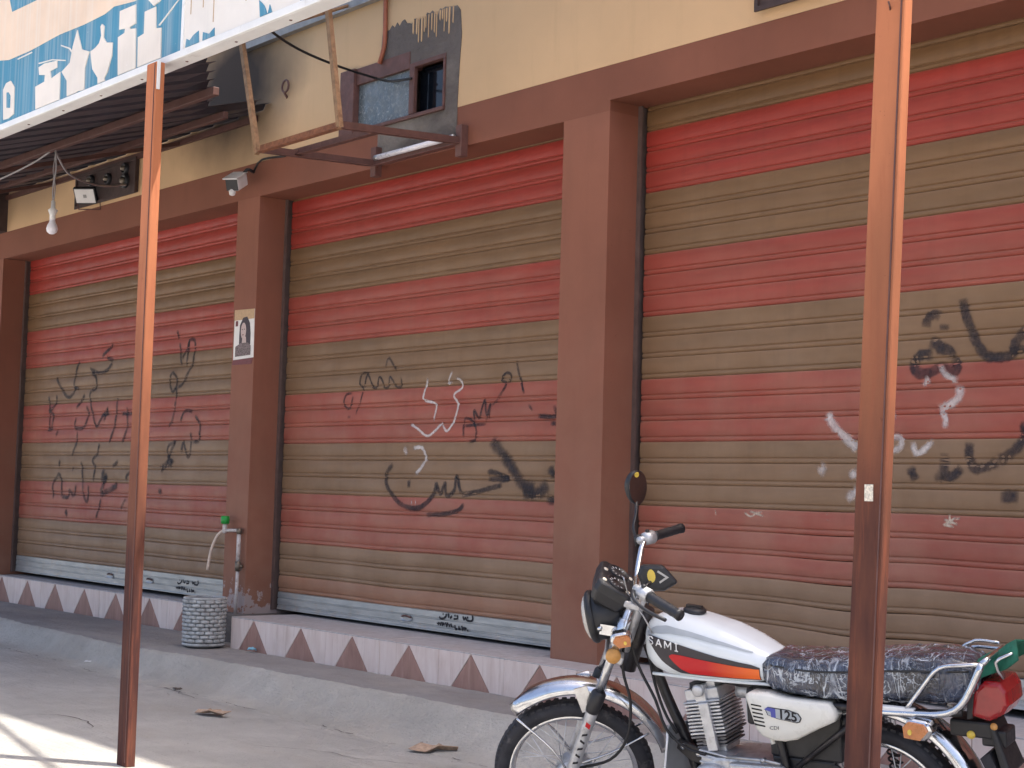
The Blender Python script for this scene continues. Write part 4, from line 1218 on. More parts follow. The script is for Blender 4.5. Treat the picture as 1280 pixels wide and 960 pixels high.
# ------------------------------------------------------------------ poster on the pillar
PO = thing('poster', (-10.475, 0, 2.26), 'small poster with a printed portrait pasted on the brown pillar', 'poster')
po = (-10.475, 0, 2.26)
def flat(name, poly, y, mt, par=PO, off=po, thick=0.001):
    MB().prism(poly, fn, y, y + thick).build(name, mt, par, off=off)
flat('paper', [(-10.632, 2.262), (-10.335, 2.270), (-10.340, 2.632), (-10.630, 2.640)], -0.003, 'paper', thick=0.004)
flat('top_strip', [(-10.630, 2.56), (-10.338, 2.56), (-10.340, 2.632), (-10.630, 2.640)], -0.0042, 'paper_tan')
flat('bottom_strip', [(-10.645, 2.225), (-10.36, 2.222), (-10.345, 2.268), (-10.632, 2.260)], -0.0035, 'print_maroon', thick=0.003)
el = lambda cx, cz, rx, rz, n=20, a0=0, a1=360: [(cx + rx * math.cos(R(a0 + (a1 - a0) * i / n)), cz + rz * math.sin(R(a0 + (a1 - a0) * i / n))) for i in range(n)]
flat('portrait_hair', [(-10.55, 2.44), (-10.545, 2.52), (-10.50, 2.575), (-10.44, 2.58), (-10.40, 2.53), (-10.385, 2.45), (-10.385, 2.37), (-10.45, 2.36), (-10.55, 2.38)], -0.0046, 'print_dark')
flat('portrait_face', el(-10.488, 2.475, 0.038, 0.062), -0.0058, 'print_skin')
flat('portrait_neck', [(-10.50, 2.43), (-10.45, 2.43), (-10.44, 2.36), (-10.51, 2.36)], -0.0056, 'print_skin')
flat('portrait_eye', el(-10.475, 2.487, 0.008, 0.004, 8), -0.0070, 'print_dark')
flat('portrait_eye', el(-10.505, 2.487, 0.007, 0.004, 8), -0.0070, 'print_dark')
flat('portrait_mouth', el(-10.492, 2.445, 0.011, 0.004, 8), -0.0070, 'print_maroon')
flat('portrait_dress', [(-10.60, 2.285), (-10.375, 2.29), (-10.375, 2.36), (-10.42, 2.385), (-10.52, 2.385), (-10.60, 2.36)], -0.0062, 'print_pattern')
flat('corner_mark', [(-10.61, 2.515), (-10.575, 2.515), (-10.575, 2.555), (-10.61, 2.555)], -0.0047, 'print_maroon')

# ------------------------------------------------------------------ water tap
TP = thing('water_tap', (-10.39, -0.03, 0.385), 'water pipe with a green handled tap and hose on the pillar', 'tap')
tp = (-10.39, -0.03, 0.385)
b = MB(); b.tube([(-10.395, -0.035, 0.385), (-10.385, -0.035, 0.70)], 0.013, 8); b.tube([(-10.385, -0.035, 0.76), (-10.385, -0.035, 0.975)], 0.016, 8)
b.build('riser_pipe', 'pipe_white', TP, off=tp)
b = MB(); b.tube([(-10.385, -0.035, 0.695), (-10.385, -0.035, 0.765)], 0.022, 10); b.tube([(-10.385, -0.035, 0.965), (-10.385, -0.035, 1.005)], 0.021, 10); b.tube([(-10.36, -0.01, 0.73), (-10.385, -0.035, 0.73)], 0.012, 8)
b.build('fitting', 'brass', TP, off=tp)
b = MB(); b.tube([(-10.385, -0.035, 0.99), (-10.47, -0.05, 0.99), (-10.53, -0.07, 0.985)], 0.012, 8); b.lathe([(0.0, 0.05), (0.014, 0.05), (0.018, 0.02), (0.018, -0.02), (0.012, -0.03), (0, -0.03)], (-10.535, -0.07, 0.995), (0, 0, 1), 12)
b.build('spout', 'pipe_white', TP, off=tp)
b = MB(); b.lathe([(0.0, 0.06), (0.030, 0.058), (0.034, 0.03), (0.030, 0.0), (0.0, 0.0)], (-10.535, -0.07, 1.035), (0, 0, 1), 14)
b.build('tap_handle', 'green_plastic', TP, off=tp)
b = MB(); b.tube(catmull([(-10.54, -0.08, 0.985), (-10.60, -0.09, 0.95), (-10.66, -0.1, 0.86), (-10.70, -0.1, 0.76), (-10.715, -0.1, 0.685)], 0.03), 0.011, 8)
b.build('hose', 'hose', TP, off=tp)

# ------------------------------------------------------------------ woven basket
BK = thing('woven_basket', (-10.19, -0.40, 0.176), 'grey woven plastic basket standing on the pavement by the tap', 'basket')
b = MB(); b.lathe([(0.0, 0.012), (0.118, 0.012), (0.124, 0.0), (0.134, 0.02), (0.140, 0.18), (0.143, 0.345), (0.136, 0.348), (0.128, 0.33), (0.124, 0.06), (0, 0.05)], (0, 0, 0), (0, 0, 1), 40)
b.build('shell', 'basket_dark', BK)
for row in range(11):
    b = MB()
    z = 0.050 + row * 0.0272
    r = 0.136 + 0.007 * z / 0.35
    n = 14
    for k in range(n):
        a0 = 2 * math.pi * (k + 0.5 * (row % 2)) / n
        for i in range(4):
            pass
        segs = []
        jz = rr.uniform(-.002, .002)
        for i in range(5):
            t = a0 + 2 * math.pi / n * 0.92 * i / 4
            bulge = 0.011 * math.sin(math.pi * (i + 0.4) / 4.8)
            rad = r + 0.002 + bulge * 0.7
            segs.append([(rad * math.cos(t), rad * math.sin(t), z + 0.0135 + jz), ((rad + 0.006) * math.cos(t), (rad + 0.006) * math.sin(t), z + 0.004), ((rad + 0.006) * math.cos(t), (rad + 0.006) * math.sin(t), z - 0.005), (rad * math.cos(t), rad * math.sin(t), z - 0.0135 + jz), ((rad - .012) * math.cos(t), (rad - .012) * math.sin(t), z)])
        b.loft(segs)
    b.build('weave_row', 'basket', BK)
for z in (0.022, 0.343):
    b = MB(); b.tube([(0.142 * math.cos(t), 0.142 * math.sin(t), z) for t in [2 * math.pi * i / 36 for i in range(36)]], 0.010, 8, closed=True)
    b.build('rim_band', 'basket', BK)

# ------------------------------------------------------------------ litter
def scrap(name, loc, rx, ry, h, mt, label, cat, seed, rot=0):
    r = random.Random(seed)
    b = MB()
    n = 9
    pts = []
    for i in range(n):
        t = 2 * math.pi * i / n
        k = r.uniform(0.6, 1.1)
        pts.append((rx * k * math.cos(t), ry * k * math.sin(t), 0.004 + h * r.random()))
    ring2 = [(x * .45 + r.uniform(-.2, .2) * rx * .3, y * .45, z * .6 + h * 0.5 * r.random() + 0.004) for x, y, z in pts]
    vs = pts + ring2 + [(0, 0, h * .5)]
    fs = [(i, (i + 1) % n, n + (i + 1) % n, n + i) for i in range(n)] + [(n + i, n + (i + 1) % n, 2 * n) for i in range(n)]
    b.add(vs, fs)
    o = b.build(name, mt)
    s = o.modifiers.new('thickness', 'SOLIDIFY'); s.thickness = 0.003
    o.location = loc
    o.rotation_euler = (0, 0, rot)
    return tag(o, label, cat)
scrap('cardboard_scrap', (-8.24, -1.40, 0.002), 0.13, 0.06, 0.035, 'card', 'torn brown cardboard scrap on the ground right of the slim post', 'scrap', 2, 0.4)
scrap('cardboard_scrap', (-6.55, -1.06, 0.002), 0.15, 0.07, 0.045, 'card', 'curled brown cardboard scrap on the ground near the front wheel', 'scrap', 4, 0.9)
scrap('plastic_scrap', (-9.70, -0.29, 0.178), 0.05, 0.03, 0.035, 'blue_scrap', 'pale blue plastic scrap at the foot of the tiled plinth', 'scrap', 6)
scrap('dry_leaf', (-9.35, -1.03, 0.002), 0.06, 0.025, 0.012, 'leaf', 'dark dry leaf on the ground left of the slim post', 'leaf', 8, 0.2)
scrap('dry_leaf', (-6.75, -0.98, 0.006), 0.035, 0.02, 0.012, 'leaf', 'dark dry leaf beside the curled cardboard scrap', 'leaf', 9, 0.5)
scrap('paper_scrap', (-10.9, -0.92, 0.02), 0.06, 0.03, 0.01, 'paper', 'white paper scrap at the kerb far left', 'scrap', 10, 0.2)
pr = random.Random(21)
pb = MB()
for i in range(420):
    x, y = pr.uniform(-13.5, -4.5), pr.uniform(-2.3, -0.95)
    if pr.random() < 0.4: y = -0.93 - abs(pr.gauss(0, .06))
    s = pr.uniform(0.002, 0.007)
    pb.add([(x - s, y, .003), (x, y - s, .003), (x + s, y + s * .3, .003), (x, y + s, .003), (x, y, .003 + s * 1.1)], [(0, 1, 4), (1, 2, 4), (2, 3, 4), (3, 0, 4)])
tag(pb.build('grit', 'pave'), 'scattered grit and small stones on the concrete', 'grit', kind='stuff')

# ------------------------------------------------------------------ motorcycle (local x = forward, y = its left, z = up; leaning on its side stand)
MC = thing('motorcycle', (0, 0, 0), 'white motorcycle with red and orange tank stripe parked before the right shutter', 'motorcycle')
_f, _l, _u = Vector((-0.9612617, -0.27563736, 0)), Vector((0.2722438, -0.94942697, -0.15643447)), Vector((0.04311918, -0.15037446, 0.98768834))
_o = Vector((-3.38245, -1.54573, 0.003))
MC.matrix_world = Matrix(((_f.x, _l.x, _u.x, _o.x), (_f.y, _l.y, _u.y, _o.y), (_f.z, _l.z, _u.z, _o.z), (0, 0, 0, 1)))
_rk = R(26.5)
SA0 = Vector((1.275, 0, 0)); SAX = Vector((-math.sin(_rk), 0, math.cos(_rk)))
_rm = Matrix.Rotation(R(30), 3, SAX)
steer = lambda p: SA0 + _rm @ (Vector(p) - SA0)
def bp(b, name, mt, parent=MC, st=False, bevel=None):
    return b.build(name, mt, parent, tf=steer if st else None, bevel=bevel)

def wheel(name, c, Rt, tw, st, hubw=0.05, hub_r=0.055, drum=0.0):
    c = Vector(c)
    hub = MB()
    hub.lathe([(0.0, -hubw), (0.022, -hubw), (0.03, -hubw * .8), (hub_r, -hubw * .72), (hub_r + .008, -hubw * .6), (hub_r * .72, -hubw * .45), (hub_r * .72, hubw * .45), (hub_r + .008, hubw * .6), (hub_r + drum, hubw * .72), (hub_r * .8 + drum, hubw * .85), (0.03, hubw * .95), (0.022, hubw * 1.15), (0.0, hubw * 1.15)], c, (0, 1, 0), 32)
    w = bp(hub, name, 'alu', st=st)
    t = MB()
    ri = Rt - 0.062
    h = tw / 2
    prof = [(ri, h * .55), (ri + .012, h * .85), (ri + .028, h * 1.02), (ri + .042, h * .92), (ri + .054, h * .62), (Rt - .002, h * .3), (Rt, 0), (Rt - .002, -h * .3), (ri + .054, -h * .62), (ri + .042, -h * .92), (ri + .028, -h * 1.02), (ri + .012, -h * .85), (ri, -h * .55)]
    t.lathe(prof, c, (0, 1, 0), 72)
    for k in range(60):                         # tread blocks on both shoulders
        a = 2 * math.pi * k / 60
        for sgn in (-1, 1):
            u = Vector((math.cos(a), 0, math.sin(a)))
            tg = Vector((-math.sin(a), 0, math.cos(a)))
            t.obox(c + u * (Rt - 0.0092) + Vector((0, sgn * h * .5, 0)), u, (0, 1, 0), tg, 0.006, h * .22, 0.009)
    bp(t, 'tyre', 'rubber', w, st)
    r = MB()
    q = ri + .004
    r.lathe([(q, h * .62), (q - .006, h * .68), (q - .014, h * .60), (q - .016, h * .3), (q - .022, h * .12), (q - .022, -h * .12), (q - .016, -h * .3), (q - .014, -h * .60), (q - .006, -h * .68), (q, -h * .62)], c, (0, 1, 0), 72)
    bp(r, 'rim', 'chrome', w, st)
    s = MB()
    for k in range(36):
        sd = 1 if k % 2 else -1
        a = 2 * math.pi * k / 36
        a2 = a + (0.62 if (k // 2) % 2 else -0.62)
        p0 = c + Vector((math.cos(a2) * (hub_r + .004), sd * hubw * .58, math.sin(a2) * (hub_r + .004)))
        p1 = c + Vector((math.cos(a) * (q - .02), sd * h * .1, math.sin(a) * (q - .02)))
        s.tube([p0, p1], 0.0021, 5)
    tag(bp(s, 'spokes', 'spoke', w, st), kind='stuff')
    return w
FWc = (1.2, 0, 0.3)
wheel('front_wheel', FWc, 0.300, 0.072, True, 0.055, 0.062)
wheel('rear_wheel', (0, 0, 0.3), 0.300, 0.085, False, 0.06, 0.07)

def arc_guard(c, r, a0, a1, hw, drop, name, mt, st, n=28, taper=True):
    """mudguard: a curved channel with a rolled lip"""
    c = Vector(c)
    prof = [(-1.0, -drop), (-1.03, -drop + .006), (-.96, -drop * .55), (-.75, -drop * .18), (-.4, -.003), (0, 0.0), (.4, -.003), (.75, -drop * .18), (.96, -drop * .55), (1.03, -drop + .006), (1.0, -drop)]
    b = MB(); vs = []
    m = len(prof)
    for i in range(n + 1):
        t = i / n
        a = R(a0 + (a1 - a0) * t)
        k = min(1, 0.55 + 4 * min(t, 1 - t)) if taper else 1
        for y, d in prof:
            rr_ = r + d - (1 - k) * 0.012
            vs.append(c + Vector((math.cos(a) * rr_, y * hw * k, math.sin(a) * rr_)))
    b.add(vs, [(i * m + k, (i + 1) * m + k, (i + 1) * m + k + 1, i * m + k + 1) for i in range(n) for k in range(m - 1)], 0, True)
    o = bp(b, name, mt, st=st)
    s = o.modifiers.new('thickness', 'SOLIDIFY'); s.thickness = 0.003; s.offset = 0
    return o
ff = arc_guard((1.175, 0, 0.325), 0.358, 50, 172, 0.052, 0.040, 'front_mudguard', 'chrome', True)
b = MB()
for s in (-1, 1):
    b.tube(catmull([(1.215, .075 * s, .35), (1.26, .07 * s, .44), (1.375, .052 * s, .565)], .04), 0.0045, 6)
    b.tube(catmull([(1.19, .075 * s, .37), (1.05, .06 * s, .40), (.90, .052 * s, .465)], .04), 0.0045, 6)
    b.bar((1.105, .062 * s, .58), (1.125, .062 * s, .675), 0.05, 0.006, (0, 1, 0))
bp(b, 'mudguard_stay', 'chrome', ff, True)

# fork
for s in (-1, 1):
    y = 0.088 * s
    b = MB(); b.tube([(0.905, y, 0.985), (1.085, y, 0.60)], 0.0165, 14)
    leg = bp(b, 'fork_leg', 'chrome', st=True)
    b = MB(); b.tube([(1.072, y, 0.63), (1.088, y, 0.595), (1.200, y, 0.345), (1.208, y, 0.315)], [0.020, 0.0225, 0.022, 0.018], 14)
    b.lathe([(0, -.03), (.02, -.028), (.02, .028), (0, .03)], (1.205, y, .302), (0, 1, 0), 14)
    bp(b, 'slider', 'alu', leg, True)
    b = MB(); b.tube([(1.052, y, 0.668), (1.056, y, .66), (1.086, y, 0.60), (1.092, y, .588)], [0.02, 0.027, 0.027, 0.023], 14)
    bp(b, 'dust_boot', 'black_plastic', leg, True)
    b = MB(); b.tube([(0.925, y, 0.945), (0.985, y, 0.815)], 0.023, 14)
    bp(b, 'upper_shroud', 'chrome', leg, True)
# dark printed marks on the near slider
d_ = (Vector((1.2, 0, .345)) - Vector((1.088, 0, .595))).normalized()
nrm_ = Vector((0, 1, 0))
sd_ = d_.cross(nrm_)
for k, (t0, mt) in enumerate(((.055, 'decal_red'), (.095, 'ink'), (.125, 'ink'), (.155, 'ink'), (.185, 'ink'), (.215, 'ink'))):
    c = Vector((1.088, 0.088, .595)) + d_ * t0 + nrm_ * 0.0222
    b = MB(); b.obox(c, d_, sd_ + d_ * (.5 if k % 2 else -.4), nrm_, 0.004 if mt == 'ink' else .009, 0.010, 0.0012)
    bp(b, 'printed_mark', mt, st=True)
b = MB()
b.obox((0.985, 0, 0.80), (math.cos(_rk), 0, math.sin(_rk)), (0, 1, 0), SAX, 0.035, 0.115, 0.014)
b.obox((0.895, 0, 0.995), (math.cos(_rk), 0, math.sin(_rk)), (0, 1, 0), SAX, 0.03, 0.11, 0.012)
b.tube([(0.955, 0, .78), (0.862, 0, 1.0)], 0.024, 12)
bp(b, 'fork_yokes', 'alu', st=True, bevel=0.006)

# headlamp
hd = Vector((math.cos(R(-6)), 0, math.sin(R(-6))))
hc = Vector((1.045, 0, 0.922))
b = MB(); b.lathe([(0.0, -0.13), (0.05, -0.125), (0.078, -0.10), (0.088, -0.04), (0.09, -0.004), (0.085, 0.0)], hc, hd, 32)
hl = bp(b, 'headlamp', 'black_plastic', st=True)
b = MB(); b.lathe([(0.091, -0.008), (0.096, -0.002), (0.096, 0.010), (0.089, 0.018), (0.083, 0.012)], hc, hd, 32)
bp(b, 'lamp_rim', 'black_plastic', hl, True)
b = MB(); b.lathe([(0.084, 0.010), (0.077, 0.026), (0.055, 0.036), (0.02, 0.041), (0.0, 0.042)], hc, hd, 32)
bp(b, 'lamp_glass', 'clear_lens', hl, True)
for s in (-1, 1):
    b = MB()
    b.bar((0.955, .10 * s, 0.90), (1.02, .095 * s, 0.915), 0.006, 0.04, (0, 0, 1))
    b.lathe([(0, 0), (.009, 0), (.009, .006), (0, .008)], (1.02, .098 * s, .918), (0, s, 0), 10)
    bp(b, 'lamp_bracket', 'chrome', st=True)

# instrument pod with warning lamps
ic = Vector((0.955, 0.0, 1.045))
iz = Vector((-math.sin(R(38)), 0, math.cos(R(38)))); ixx = Vector((math.cos(R(38)), 0, math.sin(R(38))))
b = MB()
b.loft([[ic + ixx * (i * .070) * k + Vector((0, j * .100 * k, 0)) + iz * h for i, j in ((-1, -.8), (-.8, -1), (.8, -1), (1, -.8), (1, .8), (.8, 1), (-.8, 1), (-1, .8))] for h, k in ((-0.085, .55), (-.06, .85), (-.02, 1.0), (.012, 1.0), (.02, .94))], smooth=False)
ip = bp(b, 'instrument_pod', 'black_plastic', st=True, bevel=0.006)
for dx, dy in ((.05, .07), (.05, -.02), (-.045, .07), (-.05, -.055)):
    b = MB(); b.lathe([(0.009, 0), (0.008, 0.004), (0, 0.005)], ic + ixx * dx + Vector((0, dy, 0)) + iz * .0195, iz, 12)
    bp(b, 'warning_lamp', 'cream_sticker', ip, True)
for dy in (-.05, .045):
    b = MB(); b.lathe([(0.042, 0.0), (0.043, 0.006), (0.038, 0.008), (0.036, 0.003), (0, 0.003)], ic + Vector((0, dy, 0)) + ixx * 0.0 + iz * .019, iz, 24)
    dial = bp(b, 'dial', 'frame_black', ip, True)
    b = MB()
    for k in range(9):
        a = R(-40 + k * 32)
        u = ixx * math.sin(a) + Vector((0, math.cos(a), 0))
        c = ic + Vector((0, dy, 0)) + iz * .0232
        b.bar(c + u * .022, c + u * .031, .003, .0012, iz)
    tag(bp(b, 'dial_marks', 'letter_white', dial, True), kind='stuff')

# handlebar, grips, levers
hp = lambda s: catmull([(0.885, 0, 1.018), (0.885, .05 * s, 1.018), (0.882, .10 * s, 1.02), (0.868, .17 * s, 1.062), (0.852, .22 * s, 1.098), (0.82, .265 * s, 1.10), (0.725, .378 * s, 1.078)], 0.025)
b = MB(); b.tube(list(reversed(hp(1))) + hp(-1)[1:], 0.0115, 12)
hb = bp(b, 'handlebar', 'chrome', st=True)
for s in (-1, 1):
    g0, g1 = Vector((0.815, .272 * s, 1.099)), Vector((0.715, .388 * s, 1.075))
    b = MB()
    path = [g0.lerp(g1, i / 12) for i in range(13)]
    b.tube(path, [0.021] + [0.0175 if i % 2 else 0.0185 for i in range(11)] + [0.020], 14)
    bp(b, 'grip', 'black_plastic', hb, True)
    d = (g1 - g0).normalized()
    b = MB(); b.tube([g0 - d * .055, g0 - d * .05, g0 - d * .008, g0 - d * .002], [0.016, 0.024, 0.026, 0.018], 14)
    sw = bp(b, 'switch_housing', 'alu', hb, True)
    b = MB(); b.lathe([(.008, 0), (.008, .01), (0, .012)], g0 - d * .03 + Vector((0, 0, .022)), (0, 0, 1), 10)
    bp(b, 'switch_button', 'black_plastic', sw, True)
    b = MB(); b.tube(catmull([g0 - d * .06 + Vector((.02, 0, 0)), g0 + Vector((.055, 0, -.005)), g0.lerp(g1, .5) + Vector((.062, 0, -.012)), g1 + Vector((.05, 0, -.012))], .03), [0.007] * 2 + [0.006] * 60 if False else 0.0065, 8)
    bp(b, 'lever', 'black_plastic' if s > 0 else 'alu', hb, True)
    b = MB(); b.lathe([(0, -.02), (.014, -.018), (.014, .018), (0, .02)], g0 - d * .062, d, 12)
    bp(b, 'lever_clamp', 'alu', hb, True)
# front brake master cover with round yellow badge on the near bar
c = Vector((0.795, 0.135, 1.108))
b = MB()
pr_ = [(-.075, -.028), (-.03, .04), (.045, .052), (.062, .02), (.05, -.04), (-.02, -.05)]
nv = Vector((-.15, .93, .28)).normalized(); uv = Vector((1, .16, 0)).normalized(); wv = uv.cross(nv) * -1
wv = wv if wv.z > 0 else -wv
fnb = lambda u, v, d: c + uv * u + wv * v + nv * d
b.prism(pr_, fnb, -0.045, 0.008)
mb_ = bp(b, 'folded_mirror', 'black_plastic', st=True, bevel=0.012)
b = MB(); b.prism(el(.018, .010, .014, .023, 18), fnb, 0.006, 0.0105); bp(b, 'badge', 'yellow', mb_, True)
b = MB(); b.prism([(-.042, -.004), (-.008, .026), (-.004, .020), (-.030, -.002), (-.006, -.014), (-.008, -.02)], fnb, 0.006, 0.0098); bp(b, 'badge_outline', 'steel', mb_, True)
b = MB(); b.tube([c - nv * .03, (0.845, .21, 1.10)], 0.007, 8); bp(b, 'stem', 'frame_black', mb_, True)

# raised mirror on the far bar
b = MB(); b.tube(catmull([(0.872, -.235, 1.095), (0.885, -.262, 1.14), (0.872, -.315, 1.18), (0.868, -.345, 1.215)], .02), 0.0065, 8)
b.tube([(0.87, -.23, 1.085), (0.873, -.237, 1.125)], 0.014, 10)
ms = bp(b, 'mirror_stem', 'frame_black', st=True)
mc_ = Vector((0.862, -.36, 1.265))
mn = Vector((-.74, .66, .02)).normalized(); mu = Vector((0, 0, 1)); mw = mu.cross(mn).normalized()
sh = [(math.cos(t) * .05 * (1 + .1 * math.sin(t)), math.sin(t) * .068) for t in [2 * math.pi * i / 28 for i in range(28)]]
b = MB(); b.loft([[mc_ + mw * (x * k) + mu * (z * k) + mn * h for x, z in sh] for h, k in ((-.034, .35), (-.028, .7), (-.012, .96), (.004, 1.0), (.008, .96))])
mh = bp(b, 'mirror_shell', 'black_plastic', ms, True)
b = MB(); b.prism([(x * .93, z * .93) for x, z in sh], lambda u, v, d: mc_ + mw * u + mu * v + mn * d, .0055, .0098); bp(b, 'mirror_glass', 'mirror', ms, True)
b = MB(); b.prism(el(0, .053, .011, .010, 12), lambda u, v, d: mc_ + mw * u + mu * v + mn * d, .0085, .0118); bp(b, 'mirror_sticker', 'yellow', ms, True)

# turn signals
def signal(cx, cy, cz, s, st, facing, k=1.0):
    c = Vector((cx, cy * s, cz))
    b = MB()
    pf = [(u * k, v * k) for u, v in ((-.05, .0), (-.035, .028), (.03, .034), (.05, .012), (.046, -.03), (-.02, -.036))]
    q = lambda u, v, d: c + Vector((u * facing, d * s, v))
    b.prism(pf, q, -.03, .022)
    o = bp(b, 'turn_signal', 'chrome', st=st, bevel=0.012)
    b = MB(); b.prism([(u * .78 + .006, v * .78) for u, v in pf], q, .02, .034); bp(b, 'lens', 'orange_lens', o, st)
    b = MB(); b.prism(el(.022 * k, -.004, .007 * k, .009 * k, 12), q, .033, .0365); bp(b, 'sticker', 'yellow', o, st)
    b = MB(); b.tube([c + Vector((-.02 * facing, -.03 * s, 0)), c + Vector((-.03 * facing, -.075 * s, .0))], .009, 8); bp(b, 'stalk', 'chrome', o, st)
signal(0.945, .165, .905, 1, True, -1, .8)
signal(0.945, .165, .905, -1, True, -1, .8)
for s in (-1, 1):
    b = MB(); b.lathe([(0, -.02), (.026, -.018), (.028, .0), (.025, .008), (0, .010)], (.985, .112 * s, .812), (0, s, 0), 24)
    rf = bp(b, 'side_reflector', 'amber_disc', st=True)

# tank
TS = [(.838, .80, .872, .045), (.832, .775, .893, .068), (.815, .748, .910, .092), (.785, .727, .926, .110), (.74, .713, .934, .122), (.68, .709, .934, .128), (.60, .709, .917, .130), (.52, .710, .897, .126), (.44, .711, .866, .114), (.39, .713, .842, .100), (.35, .72, .822, .086), (.335, .738, .81, .07)]
def tank_at(x):
    for a, c in zip(TS, TS[1:]):
        if c[0] <= x <= a[0]:
            t = (a[0] - x) / (a[0] - c[0])
            return tuple(a[i] + (c[i] - a[i]) * t for i in range(4))
    return TS[0] if x > TS[0][0] else TS[-1]
def tank_y(x, z):
    _, zb, zt, hw = tank_at(x)
    u = (z - zb) / (zt - zb) * 2 - 1
    u = max(-.98, min(.98, u))
    p_ = 2.6 if u > 0 else 3.6
    bul = 1.0 + 0.03 * (1 - u * u)
    return hw * bul * (1 - abs(u) ** p_) ** (1 / p_)
b = MB(); rings = []
for i in range(45):
    x = .838 - (.838 - .335) * (i / 44)
    _, zb, zt, hw = tank_at(x)
    us = [-math.cos(math.pi * k / 12) * .98 for k in range(13)]
    zs = [zb + (u + 1) / 2 * (zt - zb) for u in us]
    rings.append([(x, tank_y(x, z), z) for z in zs] + [(x, -tank_y(x, z), z) for z in reversed(zs)])
b.loft(rings)
tk = bp(b, 'fuel_tank', 'tank')
b = MB(); b.tube([(.80 - .46 * i / 14, .097 - .03 * abs(i / 14 - .45), .7155) for i in range(15)], 0.006, 8)
b.tube([(.80 - .46 * i / 14, -.097 + .03 * abs(i / 14 - .45), .7155) for i in range(15)], 0.006, 8)
bp(b, 'seam_flange', 'tank', tk)
b = MB(); b.lathe([(0.040, 0), (0.042, .008), (.036, .014), (.012, .018), (0, .018)], (.665, 0, .928), (-.1, 0, 1), 24)
fc = bp(b, 'filler_cap', 'black_plastic', tk)
b = MB(); b.bar((.635, 0, .946), (.695, 0, .950), .014, .01); bp(b, 'cap_flap', 'frame_black', fc)

def interp(pts, x):
    pts = sorted(pts)
    if x <= pts[0][0]: return pts[0][1]
    for (x0, a), (x1, c) in zip(pts, pts[1:]):
        if x <= x1: return a + (c - a) * (x - x0) / (x1 - x0)
    return pts[-1][1]
def decal(name, topc, botc, x0, x1, mt, off):
    for s in (1, -1):
        b = MB(); n, m = 30, 7
        vs = []
        for i in range(n + 1):
            x = x0 + (x1 - x0) * i / n
            zt, zb = interp(topc, x), interp(botc, x)
            for k in range(m):
                z = zb + (zt - zb) * k / (m - 1)
                vs.append((x, s * (tank_y(x, z) + off), z))
        b.add(vs, [(i * m + k, (i + 1) * m + k, (i + 1) * m + k + 1, i * m + k + 1) for i in range(n) for k in range(m - 1)], 0, True)
        bp(b, name, mt, tk)
# upper crease band, dark arrow and the red to orange flash
decal('grey_band', [(.81, .868), (.77, .892), (.72, .899), (.62, .884), (.50, .856), (.40, .826)], [(.81, .850), (.77, .868), (.70, .874), (.62, .868), (.50, .846), (.40, .822)], .40, .805, 'decal_grey', .0022)
decal('dark_flash', [(.795, .862), (.762, .858), (.70, .848), (.64, .835), (.52, .808), (.397, .784), (.376, .774)], [(.795, .842), (.762, .800), (.731, .770), (.690, .744), (.665, .735), (.50, .732), (.372, .730)], .374, .795, 'decal_black', .0025)
decal('orange_flash', [(.705, .797), (.69, .805), (.655, .803), (.52, .787), (.38, .769)], [(.705, .794), (.69, .778), (.66, .752), (.628, .738), (.50, .736), (.374, .733)], .376, .704, 'decal_red', .0045)

def text_mesh(body, bold=0.0, space=1.0):
    cu = bpy.data.curves.new('t', 'FONT')
    cu.body = body
    cu.offset = bold
    cu.resolution_u = 3
    cu.space_character = space
    ob = bpy.data.objects.new('t', cu)
    COL.objects.link(ob)
    dg = bpy.context.evaluated_depsgraph_get()
    me = ob.evaluated_get(dg).to_mesh()
    bm = bmesh.new(); bm.from_mesh(me); bmesh.ops.triangulate(bm, faces=bm.faces[:], ngon_method='EAR_CLIP'); bm.to_mesh(me); bm.free()
    vs = [v.co.copy() for v in me.vertices]
    fs = [list(p_.vertices) for p_ in me.polygons]
    ob.evaluated_get(dg).to_mesh_clear()
    bpy.data.objects.remove(ob)
    return vs, fs
LT = {'S': [[(.92, .82), (.7, .98), (.3, .98), (.08, .8), (.2, .6), (.8, .42), (.92, .2), (.7, .02), (.3, .02), (.06, .18)]],
      'A': [[(.0, 0), (.5, 1), (1, 0)], [(.22, .34), (.78, .34)]],
      'M': [[(.05, 0), (.05, 1), (.5, .25), (.95, 1), (.95, 0)]],
      'I': [[(.5, 0), (.5, 1)], [(.25, 0), (.75, 0)], [(.25, 1), (.75, 1)]]}
b = MB()
def tank_pt(x, z, off):
    return Vector((x, tank_y(x, z) + off, z))
for li, ch in enumerate('SAMI'):
    for pi_, pl_ in enumerate(LT[ch]):
        w_ = .024 if ch != 'M' else .028
        x0_ = .794 - li * .037
        q = []
        for (u0, v0), (u1, v1) in zip(pl_, pl_[1:]):
            for k in range(5):
                q.append((u0 + (u1 - u0) * k / 4, v0 + (v1 - v0) * k / 4))
        pts = []
        for u, v in q:
            x = x0_ - u * w_
            z = .832 - (.794 - x) * .12 + v * .026
            pts.append(tank_pt(x, z, .0058))
        b.tube(pts, .0024, 6)
bp(b, 'lettering', 'letter_white', tk)

